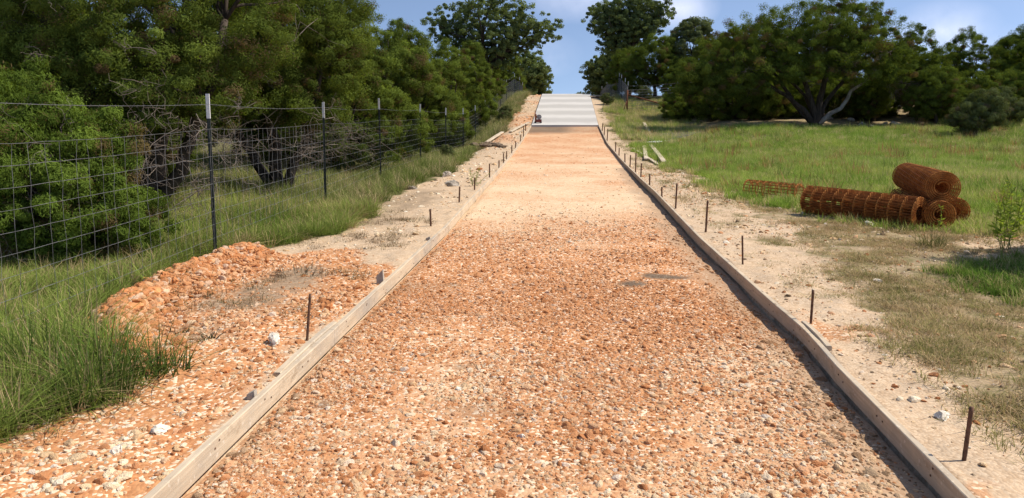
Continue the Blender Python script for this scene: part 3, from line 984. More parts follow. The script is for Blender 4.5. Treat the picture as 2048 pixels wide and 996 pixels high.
NTH = ['nearest', 'second', 'third', 'fourth', 'fifth', 'sixth', 'seventh', 'eighth', 'ninth', 'tenth', 'eleventh', 'twelfth', 'thirteenth', 'fourteenth', 'fifteenth', 'sixteenth', 'seventeenth']
LEFT_ST = [(625, 590, 612, 683), (862, 418, 862, 453), (918, 373, 918, 405), (950, 355, 949, 380), (978, 327, 979, 355), (998, 321, 998, 337), (1008, 310, 1008, 330), (1015, 306, 1014, 323),
           (1024.7, 294, 1024, 310), (1032, 286, 1032, 300), (1042, 271, 1041, 286), (1047, 252, 1047, 274), (1052, 248, 1051, 262)]
RIGHT_ST = [(1928, 825, 1925, 923), (1622, 583, 1621, 648), (1485, 473, 1486, 530), (1414, 402, 1411, 465), (1351, 367, 1351, 417), (1324, 374, 1324, 395), (1298, 352, 1298, 376), (1281, 332, 1279, 361),
            (1264, 312, 1263, 351), (1253, 315, 1251, 340), (1243, 312, 1243, 330), (1233, 300, 1232, 316), (1226, 288, 1227, 308), (1215, 258, 1214, 282), (1209, 255, 1208, 272), (1205, 247, 1204, 262)]
for side, L in (('left', LEFT_ST), ('right', RIGHT_ST)):
    for i, (tx, ty, bx, by) in enumerate(L):
        g = gnd(bx, by)
        lo = float(XL(g[1])) - .058 if side == 'left' else float(XR(g[1])) + .058
        x = min(g[0], lo) if side == 'left' else max(g[0], lo)
        if side == 'left': x = max(x, lo - .35)
        else: x = min(x, lo + .35)
        dist = math.hypot(x, g[1])
        h = (by - ty) / F * dist
        stake(x, g[1], h, f'rusty rebar stake behind the {side} form board, {NTH[i]} from camera', f'rebar stakes along the {side} form boards', ((tx - bx) / max(by - ty, 1) * .8 + rng.normal(0, .03), rng.normal(.02, .05)),
              .0095 if dist < 9 else .010 + .0003 * dist)


# ------------------------------------------------------------------ fences
def sub_verts(mb): return mb


def tpost(parent, x, y, z, h, lean, mat_tip=True):
    mb = MB()
    top = np.array([x + lean[0] * h, y + lean[1] * h, z + h])
    b = np.array([x, y, z - .2])
    ax = top - b
    ax /= np.linalg.norm(ax)

    def bar(f0, f1, w, d, oy, mbx):
        c = b + (top - b) * ((f0 + f1) / 2) + np.array([0, oy, 0])
        L = np.linalg.norm(top - b) * (f1 - f0)
        X = np.array([1, 0, 0]) - ax * ax[0]
        X /= np.linalg.norm(X)
        Yv = np.cross(ax, X)
        mbx.box(c, (w, d, L), ax=[X, Yv, ax])
    ft = 1 - .27 / (h + .2)
    bar(0, ft, .040, .007, 0, mb)
    bar(0, ft, .008, .036, .021, mb)
    for f in np.arange(.3, ft, .055 / h * 1.0):
        bar(f, f + .012, .014, .008, -.0075, mb)
    o = mb.build('post', M['tpost'], parent)
    if mat_tip:
        tb = MB()
        bar(ft, 1, .041, .008, 0, tb)
        bar(ft, 1, .009, .036, .022, tb)
        tb.build('white_tip', M['tip'], o)
    return o


def woven(path, h0, h1, rows, pitch, wob, r):
    """woven wire between successive posts: path rows of (x,y,z)"""
    mb = MB()
    P = np.array(path)
    zz = h0 + (h1 - h0) * np.linspace(0, 1, rows)
    rl = random.Random(3)
    for i in range(len(P) - 1):
        a, b = P[i], P[i + 1]
        L = np.linalg.norm(b - a)
        n = max(2, int(L / pitch))
        far = (a[1] + b[1]) / 2
        rr = r * (1 + far / (30 if far < 42 else 16))
        f = np.linspace(0, 1, n + 1)
        sag = -.03 * np.sin(f * math.pi)
        off = np.array([rl.uniform(-1, 1) for _ in range(n + 1)]) * wob
        for z in zz:
            Q = a[None] * (1 - f[:, None]) + b[None] * f[:, None]
            Q = Q + np.stack([off * .6, off * 0, np.full(n + 1, z) + sag * (z / h1) + off * .25], 1)
            mb.tube(Q, rr, 3 if far > 14 else 4, False)
        step = 1
        for j in range(0, n + 1, step):
            q = a * (1 - f[j]) + b * f[j]
            Q = np.array([q + np.array([off[j] * .6 + rl.uniform(-1, 1) * .008, rl.uniform(-1, 1) * .012, z + sag[j] * (z / h1)]) for z in zz])
            mb.tube(Q, rr * .9, 3 if far > 14 else 4, False)
    return mb


def strand(path, h, r=.0018, barbs=True):
    mb = MB()
    P = np.array(path)
    rl = random.Random(5)
    for i in range(len(P) - 1):
        a, b = P[i], P[i + 1]
        f = np.linspace(0, 1, 9)[:, None]
        Q = a * (1 - f) + b * f + np.concatenate([np.zeros((9, 2)), h - .035 * np.sin(f * math.pi)], 1)
        mb.tube(Q, r * (1 + (a[1] + b[1]) / 120), 4, False)
        if barbs and a[1] < 16:
            for g in np.arange(.04, 1, .12 / 4.6):
                c = a * (1 - g) + b * g + np.array([0, 0, h - .035 * math.sin(g * math.pi)])
                mb.tube([c + np.array([-.006, -.004, -.012]), c + np.array([.006, .004, .012])], r * .8, 3, False)
    return mb


lp = [(-3.62, 3.35), (-3.90, 8.02), (-4.08, 12.45), (-4.40, 17.6), (-4.48, 22.9), (-4.45, 27.6), (-4.42, 32.2), (-4.42, 36.6), (-4.40, 41.0), (-4.40, 45.5), (-4.36, 50.0), (-4.30, 54.5), (-4.05, 59.0), (-3.9, 63.5), (-3.9, 68)]
lfp = [(x, y, float(ground_z(x, y, False)) + .02) for x, y in lp]
fence = empty('wire_fence', lfp[1])
tag(fence, 'woven wire fence on white tipped steel posts running up the left side', 'fence')


def under(parent, o):
    o.location = Vector(o.location) - parent.location
    return o


rl = random.Random(11)
for i, (x, y, z) in enumerate(lfp):
    under(fence, tpost(fence, x, y, z, 1.80 + rl.uniform(-.04, .06) + (.1 if i in (3, 4, 5, 6, 7) else 0), (rl.uniform(-.012, .012) - (.012 if i == 1 else 0), rl.uniform(-.01, .01))))
under(fence, woven([(x + .0, y - .012, z) for x, y, z in lfp], .06, 1.42, 10, .175, .018, .0014).build('wire_mesh', M['wire'], fence))
under(fence, strand(lfp, 1.69).build('barbed_wire', M['wire'], fence))

# right fence: up the hill from the corner post, and away behind the meadow
cpx, cpy = 3.75, 47.0
cz = float(ground_z(cpx, cpy, False))
hill = [(3.95, 49.0), (3.95, 51.5), (3.93, 54), (3.9, 56.5), (3.85, 59.5), (3.7, 62.5), (3.5, 66), (3.3, 70), (3.0, 75), (2.8, 80), (2.6, 86)]
away = [(6.9, 47.6), (10.2, 48.2), (14.0, 48.6), (18.0, 49.0)]
rf = empty('wire_fence', (cpx, cpy, cz))
tag(rf, 'wire fence with a rusty braced corner post right of the slab', 'fence')
hp = [(cpx, cpy, cz)] + [(x, y, float(ground_z(x, y, False))) for x, y in hill]
ap = [(cpx, cpy, cz)] + [(x, y, float(ground_z(x, y, False))) for x, y in away]
for p in hp[1:] + ap[1:]:
    under(rf, tpost(rf, *p, 1.75 + rl.uniform(-.05, .05), (rl.uniform(-.015, .015), 0)))
under(rf, woven(hp, .05, 1.40, 10, .16, .012, .0022).build('wire_mesh', M['wire'], rf))
under(rf, woven(ap, .05, 1.35, 9, .3, .012, .0022).build('wire_mesh', M['wire'], rf))
under(rf, strand(ap, 1.6).build('barbed_wire', M['wire'], rf))
mb = MB()
mb.tube([(cpx, cpy, cz - .3), (cpx + .02, cpy, cz + 1.35)], .055, 10)
under(rf, mb.build('corner_post', M['rust_post'], rf, True))
mb = MB()
mb.tube([(cpx + .03, cpy, cz + 1.08), (6.6, 47.3, float(ground_z(6.6, 47.3)) + .18)], .038, 8)
under(rf, mb.build('brace', M['rust_post'], rf, True))
mb = MB()
mb.tube([(cpx, cpy, cz + .75), (cpx - .25, cpy - .3, cz + .0)], .03, 8)
under(rf, mb.build('brace', M['rust_post'], rf, True))


# ------------------------------------------------------------------ rolls of rusty mesh
def mesh_roll(loc, rz, L, R, r0, turns, hoop_step, nlong, wr, label, group, pitch=0.0, loose=0.0, droop=0.0):
    """wire reinforcing mesh rolled into a spiral; axis along local x"""
    root = empty('mesh_roll', loc, rz)
    root.rotation_euler.y = pitch
    tag(root, label, 'mesh roll', group)
    rr = np.random.default_rng(int(abs(loc[0] * 97 + loc[1] * 13) * 10))

    def spiral(x, th0, tw, n=26):
        th = np.linspace(0, turns * 2 * math.pi, int(turns * n))
        f = th / th[-1]
        r = r0 + (R - r0) * f ** 0.8 + loose * np.sin(th * .5 + x * 3) * f
        th = th + th0
        return np.stack([np.full_like(th, x), r * np.cos(th), r * np.sin(th) * (1 - droop) + 0 * th], 1), r, th
    hoops = MB()
    nh = int(L / hoop_step)
    for i in range(nh + 1):
        x = -L / 2 + L * i / nh
        P, _, _ = spiral(x + rr.normal(0, .004), .5 + .03 * i, 0)
        hoops.tube(P, wr * (2.1 if i in (0, nh) else 1.5), 4, False)
    hoops.build('hoop_wires', M['rust_hoop'], root)
    lw = MB()
    n = int(turns * nlong)
    for k_ in range(n):
        f = (k_ + .5) / n
        th = f * turns * 2 * math.pi + .5
        r = r0 + (R - r0) * f ** .8
        xs_ = np.linspace(-L / 2 - .02, L / 2 + .02, 7)
        rrn = r + loose * np.sin(f * turns * math.pi + xs_ * 3) * f + wr * 1.2
        tt = th + .03 * (xs_ / L + .5) * nh
        lw.tube(np.stack([xs_, rrn * np.cos(tt), rrn * np.sin(tt) * (1 - droop)], 1), wr * .9, 4, False)
    lw.build('long_wires', M['rust_wire'], root)
    return root


G = 'rusty rolls of wire mesh on the grass'


def zg(x, y): return float(ground_z(x, y))


# crosswise long roll: from (3.95,12.45) to (5.15,10.75)
def roll_between(a, b, R, r0, turns, hs, nl, wr, label, dz=0.0, loose=0.0, droop=0.0):
    a, b = np.array(a, float), np.array(b, float)
    za, zb = zg(*a) + R + dz, zg(*b) + R + dz
    L = float(np.linalg.norm(b - a))
    return mesh_roll((*((a + b) / 2), (za + zb) / 2), math.atan2(b[1] - a[1], b[0] - a[0]), L, R, r0, turns, hs, nl, wr, label, G, -math.atan2(zb - za, L), loose, droop)


roll_between((3.92, 12.35), (5.02, 10.95), .225, .10, 5.2, .165, 30, .0046, 'long rusty mesh roll with wide hoops lying crosswise in front of the pile')
roll_between((4.62, 12.55), (5.18, 11.45), .20, .08, 4.0, .165, 20, .0046, 'slack rusty mesh roll sagging behind the long crosswise roll', 0, .01, .1)
roll_between((5.26, 10.85), (5.60, 12.85), .205, .055, 5.0, .12, 20, .0046, 'rusty mesh roll at the bottom of the pile, open end beside the long roll')
roll_between((5.66, 11.25), (6.00, 13.2), .205, .055, 5.0, .12, 20, .0046, 'rusty mesh roll at the bottom of the pile, on its outer right side')
roll_between((5.36, 11.05), (5.72, 13.0), .235, .07, 5.6, .085, 22, .0046, 'fat rusty mesh roll resting on top of the pile', .335)
roll_between((3.55, 14.85), (4.28, 14.05), .165, .13, 2.0, .13, 16, .0042, 'thin loosely coiled mesh roll lying alone left of the pile')

# ------------------------------------------------------------------ loose lumber, rocks, little things
GL = 'loose lumber right of the road'


def px_plank(a, b, w, t, label, group=None, lift=(.03, .03), mat='lumber', name='loose_board', roll=0.0):
    p, q = gnd(*a), gnd(*b)
    p[2] += lift[0]
    q[2] += lift[1]
    plank(name, p, q, w, t, M[mat], label, 'board', group, roll)


px_plank((1288, 250), (1301, 273), .16, .04, 'pale board end standing clear of the grass beyond the other loose boards', GL, (.12, .05))
px_plank((1288, 297), (1292, 322), .13, .04, 'short pale board pointing straight up the verge', GL, (.10, .06))
px_plank((1301, 296), (1329, 329), .15, .05, 'thick pale board leaning outward beside the meadow edge', GL, (.12, .06))
px_plank((1266, 298), (1316, 331), .09, .03, 'thin yellow strip of wood lying under the short pale board', GL, (.03, .03))
px_plank((1058, 249), (1021, 266), .14, .04, 'long pale board lying slanted from the slab corner down the left verge', 'loose lumber left of the road', (.12, .06))
px_plank((1005, 270), (969, 293), .16, .05, 'thick pale board resting on dark soil on the left verge', 'loose lumber left of the road', (.14, .12))
px_plank((1300, 287), (1340, 282), .5, .02, 'weathered white sheet lying flat at the meadow edge', None, (.04, .04), 'tip', 'plywood_sheet')

# a panel of rolled-out wire by the meadow edge
mb = MB()
a, b = gnd(1318, 283), gnd(1385, 265)
for i in range(9):
    f = i / 8
    o_ = np.array([-.9 + 1.8 * f, 0, .03 + .12 * f])
    mb.tube([a + o_, (a + b) / 2 + o_ + np.array([0, 0, .05]), b + o_], .006, 4, False)
for i in range(22):
    f = i / 21
    c = a * (1 - f) + b * f
    mb.tube([c + np.array([-.9, 0, .03]), c + np.array([.9, 0, .15])], .006, 4, False)
tag(mb.build('fencing_sheet', M['wire']), 'grey sheet of wire fencing lying on the grass beside the loose boards', 'wire fencing')


def rock(x, y, dia, mat, name, label, cat, group=None, flatn=.7, sink=.3, seed=0):
    r = np.random.default_rng(int(x * 1000 + y * 77 + 5000) + seed)
    V, Fc = rock_shape(r, 3, 9)
    V = V * dia / 2 * np.array([r.uniform(.85, 1.2), r.uniform(.8, 1.1), flatn / .7])
    o = mesh(name, V, [Fc], M[mat])
    o.location = (x, y, zg(x, y) + dia * .5 * flatn * (1 - sink * 2) * .7)
    o.rotation_euler = (r.normal(0, .2), r.normal(0, .2), r.uniform(0, 6))
    tag(o, label, cat, group)
    return o


LB = 'rough orange limestone lump heaped in the low berm against the left grass'
for i in range(170):
    t = rng.random() * (len(BERM) - 1)
    bi = min(int(t), len(BERM) - 2)
    q = B[bi] + (B[bi + 1] - B[bi]) * (t - bi) + rng.normal(0, .09, 2)
    rock(q[0], q[1], float(np.clip(0.058 * math.exp(rng.normal(0, .4)), .035, .12)), 'berm_rock', 'limestone_lump', LB, 'rock', 'limestone lumps of the berm', .8, .15, i)
for px, py, dia, nm in ((305, 588, .17, 'big crumbly orange clod at the bend of the berm'), (262, 620, .15, 'second largest orange clod at the outer bend of the berm'), (350, 568, .14, 'orange clod on the berm nearer the fence post'),
                        (655, 618, .17, 'lone orange clod beside the left form board and its rebar stake'), (450, 745, .09, 'low orange clod on the spoil in front of the grass tuft')):
    x, y, _ = gnd(px, py)
    rock(x, y, dia, 'berm_rock', 'clay_clod', nm, 'clod', None, .6, .2)
for px, py, dia, lab in ((550, 688, .12, 'white pitted stone near the left rebar stake'), (1738, 452, .16, 'white stone under the long mesh roll'), (320, 868, .09, 'white stone in the pale cluster at lower left'),
                         (235, 905, .08, 'white stone nearest the left edge of the photo'), (1045, 880, .07, 'large white stone lying on the road bed in front'), (917, 785, .06, 'small white stone in the middle of the road bed'),
                         (1755, 565, .08, 'white stone alone in the dry grass on the right'), (1885, 838, .09, 'flat white stone left of the nearest right rebar stake')):
    x, y, _ = gnd(px, py)
    rock(x, y, dia, 'white_rock', 'white_stone', lab, 'stone', None, .7, .22)
for i, (px, py, dia) in enumerate(((893, 353, .35), (905, 372, .3), (825, 378, .25), (925, 293, .28), (935, 305, .22), (1700, 243, .5), (1725, 253, .6), (1745, 256, .45), (1790, 255, .6), (1660, 240, .5), (1625, 243, .4), (1770, 250, .4))):
    x, y, _ = gnd(px, py)
    rock(x, y, dia, 'bank_rock', 'limestone_rock', ('grey limestone rock in the grass under the left fence' if px < 1000 else 'pale limestone ledge rock on the bank under the spreading juniper'), 'rock',
         'rocks under the left fence' if px < 1000 else 'rocks on the bank', .6, .25)

# dark soil heap left of the road
x, y, z = gnd(985, 292)
mb = MB()
r = np.random.default_rng(4)
for i in range(40):
    V, Fc = rock_shape(r, 2)
    s = r.uniform(.07, .2)
    cx_, cy_ = r.normal(0, .3), r.normal(0, .8)
    mb.add(V * s * np.array([1, 1, .7]) + np.array([cx_, cy_, .05]), Fc)
o = mb.build('soil_heap', M['dark_soil'])
o.location = (x, y, z)
tag(o, 'heap of dark soil lumps on the left verge below the loose board', 'soil heap')
x, y, z = gnd(1203, 194)
mb = MB()
for i in range(12):
    V, Fc = rock_shape(r, 2)
    s = r.uniform(.2, .45)
    mb.add(V * s * np.array([1, 1, .6]) + np.array([r.normal(0, .5), r.normal(0, .5), .05]), Fc)
o = mb.build('soil_heap', M['dark_soil'])
o.location = (2.75, 55.0, zg(2.75, 55.0))
tag(o, 'heap of dark reddish soil beside the upper right edge of the slab', 'soil heap')

# small machine on the slab
mx, my = -1.52, 40.9
mz = float(road_z(my)) + .10
root = empty('concrete_saw', (mx, my, mz), .15)
tag(root, 'small dark red machine with a grey housing on the slab corner', 'concrete saw')
mb = MB()
mb.box((.02, 0, .12), (.34, .30, .16))
mb.box((.02, -.155, .12), (.26, .012, .09))
mb.build('base', M['dark_red'], root)
mb = MB()
th = np.linspace(0, 2 * math.pi, 17)
mb.tube([(.06, -.12, .33), (.06, .12, .33)], .13, 18)
mb.tube([(.06, -.15, .33), (.06, -.12, .33)], .05, 14)
mb.build('engine_housing', M['mach_grey'], root, False)
mb = MB()
mb.box((-.12, .02, .34), (.09, .12, .28))
mb.tube([(-.13, 0, .46), (-.16, -.02, .60), (-.11, -.02, .64)], .02, 8)
mb.build('handle', M['orange_paint'], root)
for sx in (-.14, .16):
    for sy in (-.13, .13):
        mb = MB()
        mb.tube([(sx, sy - .02, .045), (sx, sy + .02, .045)], .045, 14)
        mb.build('wheel', M['mach_black'], root, False)


# ------------------------------------------------------------------ trees
def unit(v): return v / (np.linalg.norm(v, axis=-1, keepdims=True) + 1e-9)


def foliage(lobes, nclump, nleaf, L, Wd, rc, r, hollow=.5, up=.35, brown=.05, cull=.65, contrast=1.35, rag=.10, feather=.0):
    lobes = np.array(lobes, float)
    C, R = lobes[:, :3], lobes[:, 3:6]
    w = (R[:, 0] * R[:, 1] + R[:, 0] * R[:, 2] + R[:, 1] * R[:, 2])
    w = w / w.sum()
    P, O = [], []
    tries = 0
    while len(P) < nclump and tries < nclump * 12:
        tries += 1
        k_ = r.choice(len(lobes), p=w)
        u = unit(r.normal(size=3))
        f = hollow + (1 - hollow) * math.sqrt(r.random())
        p = C[k_] + R[k_] * u * f
        q = np.linalg.norm((p - C) / R, axis=1)
        q[k_] = 9
        if q.min() < cull and r.random() < .85: continue
        P.append(p + r.normal(size=3) * rag)
        O.append(unit(u / R[k_]))
    P, O = np.array(P), np.array(O)
    n = len(P)
    rcv = rc * r.uniform(.5, 1.45, n)
    ct = np.clip(.5 + contrast * r.normal(0, .17, n) + .12 * O[:, 2], .15, .95)
    ct = np.where(r.random(n) < brown, .05, ct)
    v = unit(r.normal(size=(n, nleaf, 3)) + O[:, None] * .35)
    pos = P[:, None] + rcv[:, None, None] * v * (r.random((n, nleaf, 1)) ** .38) * np.array([1, 1, .72])
    if feather:
        pos = pos + (O[:, None] * .7 + np.array([0, 0, .5])) * rcv[:, None, None] * feather * np.abs(r.normal(size=(n, nleaf, 1))) ** 1.5
    nn = unit(v * .9 + O[:, None] * .35 + np.array([0, 0, .15]) + .42 * r.normal(size=(n, nleaf, 3)))
    d = v * .25 + O[:, None] * .5 + np.array([0, 0, up]) + .7 * r.normal(size=(n, nleaf, 3))
    d = unit(d - nn * (d * nn).sum(-1, keepdims=True))
    pos, d, nn = pos.reshape(-1, 3), d.reshape(-1, 3), nn.reshape(-1, 3)
    m = len(pos)
    s = np.cross(nn, d)
    l = L * r.uniform(.6, 1.4, (m, 1))
    wd = Wd * r.uniform(.7, 1.3, (m, 1))
    V = np.stack([pos - d * l * .5, pos + s * wd * .5, pos + d * l * .5, pos - s * wd * .5], 1).reshape(-1, 3)
    Q = np.arange(m * 4).reshape(-1, 4)
    T = np.repeat(np.clip(np.repeat(ct, nleaf) * np.repeat(r.uniform(.85, 1.15, n), nleaf) + r.normal(0, .10, m) * (np.repeat(ct, nleaf) > .1), 0, 1), 4)
    return V, Q, T, P


def curve_to(a, b, r, bend=.2, n=7, sag=0.0):
    a, b = np.array(a, float), np.array(b, float)
    f = np.linspace(0, 1, n)[:, None]
    L = np.linalg.norm(b - a)
    o1, o2 = r.normal(size=3) * bend * L * .5, r.normal(size=3) * bend * L * .3
    return a * (1 - f) + b * f + o1 * np.sin(f * math.pi) + o2 * np.sin(2 * f * math.pi) + np.array([0, 0, sag * L]) * np.sin(f * math.pi)


def twigs(starts, dirs, r, length=(.4, 1.0), rad=.008, kids=5):
    mb = MB()
    for p, d in zip(starts, dirs):
        L = r.uniform(*length)
        e = p + unit(d) * L + r.normal(size=3) * .12 * L
        P = curve_to(p, e, r, .25, 6)
        mb.tube(P, np.linspace(rad, rad * .45, 6), 4, False)
        for _ in range(kids):
            i = r.integers(1, 6)
            q = P[i]
            dd = unit(unit(P[-1] - P[0]) * .7 + r.normal(size=3) * .7)
            l2 = L * r.uniform(.25, .6)
            P2 = curve_to(q, q + dd * l2, r, .3, 5)
            mb.tube(P2, np.linspace(rad * .6, rad * .3, 5), 3, False)
            for _ in range(2):
                q2 = P2[r.integers(1, 5)]
                dd2 = unit(dd + r.normal(size=3) * .8)
                mb.tube(curve_to(q2, q2 + dd2 * l2 * r.uniform(.3, .6), r, .3, 4), rad * .32, 3, False)
    return mb


def tree(name, loc, lobes, label, mat, seed, nclump, nleaf, L, Wd, rc, trunk_r=.14, trunk_top=None, nlimb=16, bark='bark', limbs=None, cat='tree', group=None, dead=None, rz=0.0, **kw):
    r = np.random.default_rng(seed)
    root = empty(name, loc, rz)
    tag(root, label, cat, group)
    V, Q, T, P = foliage(lobes, nclump, nleaf, L, Wd, rc, r, **kw)
    mesh('crown', V, [Q], M[mat], root, attrs={'tint': ('FLOAT', T)})
    mb = MB()
    if limbs is None:
        tt = np.array(trunk_top if trunk_top is not None else (0, 0, 1.2), float)
        mb.tube(curve_to((0, 0, -.25), tt, r, .08, 7), np.linspace(trunk_r * 1.25, trunk_r * .75, 7), 9)
        starts = [(tt, trunk_r * .6)]
    else:
        starts = []
        for pts, r0_, r1_ in limbs:
            pts = np.array(pts, float)
            f = np.linspace(0, 1, 12)
            s0 = np.linspace(0, 1, len(pts))
            X = np.stack([np.interp(f, s0, pts[:, i]) for i in range(3)], 1)
            X[1:-1] = (X[:-2] + 2 * X[1:-1] + X[2:]) / 4
            X[1:-1] += r.normal(size=(10, 3)) * .035
            mb.tube(X, np.linspace(r0_, r1_, 12), 9)
            starts.append((X[-1], r1_))
            starts.append((X[7], r1_))
    idx = r.choice(len(P), min(nlimb, len(P)), replace=False)
    for i in idx:
        s0, rr0 = min(starts, key=lambda s_: np.linalg.norm(s_[0] - P[i]) + r.uniform(0, .5))
        X = curve_to(s0, P[i], r, .14, 8, .03)
        mb.tube(X, np.linspace(rr0 * .65, .012, 8), 6)
    mb.build('trunk', M[bark], root, True)
    if dead:
        dead(r).build('dead_branches', M['dead'], root)
    return root


def copy_tree(src, loc, rz, sc, label, group=None, sz=None):
    c = src.copy()
    col.objects.link(c)
    c.location, c.rotation_euler.z = loc, rz
    c.scale = (sc, sc, sz or sc)
    c['label'] = label
    if group: c['group'] = group
    for ch in src.children:
        d = ch.copy()
        col.objects.link(d)
        d.parent = c
    return c


def dead_0(r):
    st = [np.array([r.uniform(-.6, .7), r.uniform(-.5, .1), r.uniform(.2, 1.4)]) for _ in range(22)]
    di = [np.array([r.uniform(-.5, 1.0), r.uniform(-1, .1), r.uniform(-.1, .9)]) for _ in range(22)]
    return twigs(st, di, r, (.3, .6), .004, 5)


# --- near left: young bright juniper bush against the fence
x, y = -5.55, 7.6
tree('juniper_bush', (x, y, zg(x, y)), [(0, 0, .75, .75, .75, .7), (-.5, .25, 1.15, .7, .7, .65), (.45, -.1, .4, .65, .6, .42), (-.9, -.3, .8, .8, .7, .75), (-.25, .1, 1.6, .38, .38, .42), (.15, .1, 1.35, .35, .35, .4), (.62, .15, .95, .3, .3, .32), (-.75, 0, 1.75, .35, .35, .4), (.75, -.2, .75, .3, .3, .25), (.3, -.5, .85, .4, .3, .3), (.95, .1, .45, .25, .25, .2), (.5, .2, 1.35, .2, .2, .3), (-.1, -.5, 1.25, .3, .25, .3)],
     'bright green young juniper bush behind the fence at the left edge', 'bright_juniper', 101, 800, 300, .050, .0110, .13, .05, (0, 0, .5), 26, up=.9, feather=.13, brown=.09, dead=dead_0, cat='bush', hollow=.55)


# --- two big junipers behind it
def dead_A(r):
    st, di = [], []
    for _ in range(40):
        a = r.uniform(-.9, 1.4)
        st.append(np.array([.6 + r.uniform(-.5, 1.3), r.uniform(-1.5, -.6), r.uniform(.6, 1.6)]))
        di.append(np.array([r.uniform(-.8, .9), r.uniform(-.8, .1), r.uniform(-.5, .5)]))
    for _ in range(5):
        st.append(np.array([r.uniform(-2.2, 1.5), r.uniform(-1.4, -.8), r.uniform(2.2, 3.6)]))
        di.append(np.array([r.uniform(-.6, .6), -.6, r.uniform(-.2, .6)]))
    return twigs(st, di, r, (.35, .9), .006, 7)


x, y = -6.35, 11.0
tree('juniper_tree', (x, y, zg(x, y)), [(-.2, 0, 3.4, 1.7, 1.5, 1.3), (-1.6, .1, 2.9, 1.4, 1.3, 1.3), (1.1, .3, 3.0, 1.15, 1.1, 1.2), (.2, -.5, 2.35, 1.2, .9, .75), (-1.1, -.5, 2.0, 1.2, .9, .9), (0, .2, 4.6, 1.5, 1.4, 1.1), (-2.6, 0, 3.6, 1.3, 1.2, 1.3), (-2.7, -.2, 1.8, 1.1, .9, 1.0), (-.9, -.8, 1.1, 1.0, .7, .7), (.9, -.3, 1.9, .9, .7, .5), (.0, -.9, 1.7, .8, .6, .5), (-1.8, -.8, 1.3, .9, .7, .8)],
     'big dark juniper behind the bright bush with bare grey twigs below', 'juniper', 102, 1900, 250, .052, .0135, .165, .17, (.3, 0, 1.3), 34, dead=dead_A, hollow=.55, feather=.13, brown=.06,
     limbs=[([(0, 0, -.2), (.1, 0, .7), (.35, 0, 1.5), (.3, .1, 3.0)], .17, .07), ([(0, 0, -.2), (-.3, .1, .8), (-.9, .1, 1.8), (-1.5, .1, 2.9)], .13, .05), ([(.05, 0, .0), (.6, -.1, .9), (1.0, -.1, 1.9), (1.2, .2, 3.0)], .12, .05)])


def dead_B(r):
    st, di = [], []
    for _ in range(38):
        st.append(np.array([r.uniform(-1.6, 1.6), r.uniform(-1.6, .3), r.uniform(.7, 1.5)]))
        di.append(np.array([r.uniform(-.6, 1.0), r.uniform(-.8, .2), r.uniform(-.45, .25)]))
    for _ in range(8):
        st.append(np.array([r.uniform(-1, 1.2), -1.0, r.uniform(2.2, 3.6)]))
        di.append(np.array([r.uniform(-.6, .6), -.6, r.uniform(-.2, .6)]))
    return twigs(st, di, r, (.5, 1.2), .0065, 7)


x, y = -5.7, 14.6
tree('juniper_tree', (x, y, zg(x, y)), [(0, 0, 3.2, 1.6, 1.4, 1.2), (.75, -.1, 2.5, 1.0, 1.0, .9), (-1.2, .1, 2.7, 1.2, 1.2, 1.1), (.1, .1, 4.4, 1.45, 1.3, 1.1), (1.0, .1, 3.5, .85, .9, 1.0), (-.6, -.6, 2.0, 1.1, .8, .6), (.8, -.5, 1.8, .8, .7, .5)],
     'tall juniper overhanging the second fence post with dead branches beneath', 'juniper', 103, 1400, 250, .056, .0145, .172, .15, (0, 0, 1.3), 32, dead=dead_B, hollow=.55, feather=.13, brown=.05,
     limbs=[([(0, 0, -.2), (-.1, 0, .8), (-.3, 0, 1.6), (-.2, 0, 3.0)], .15, .06), ([(0, 0, -.1), (.4, 0, .7), (.7, -.1, 1.5), (.9, 0, 2.6)], .11, .05), ([(-.05, 0, 0), (-.6, .1, .8), (-1.1, .1, 1.7), (-1.3, .1, 2.6)], .11, .05)])

# --- generic junipers (copied along the left fence and behind)
jA = [(0, 0, 2.7, 1.35, 1.3, 1.2), (.5, .2, 1.6, 1.3, 1.3, .95), (-.6, -.1, 1.8, 1.25, 1.3, 1.0), (.1, -.3, 3.6, .85, .85, .75), (-.2, -.6, 1.0, 1.3, 1.0, .75), (.6, -.5, .7, 1.0, .9, .6)]
jB = [(0, 0, 2.4, 1.5, 1.5, 1.1), (.8, .1, 2.9, 1.0, 1.0, .9), (-.8, .2, 3.0, 1.0, 1.0, .9), (0, -.6, 1.4, 1.5, 1.1, .9), (-.9, -.4, 1.5, 1.0, 1.0, .9), (.9, -.5, 1.1, 1.0, .9, .8), (0, .1, 3.7, .7, .7, .6)]
jC = [(0, 0, 3.0, 1.2, 1.2, 1.4), (.2, 0, 1.6, 1.4, 1.3, 1.1), (-.5, .2, 2.2, 1.1, 1.1, 1.0), (.1, .1, 4.2, .6, .6, .7), (.5, -.3, 2.6, .8, .8, .8)]


def place(fn, x, y, **kw): return fn((x, y, zg(x, y)), **kw)


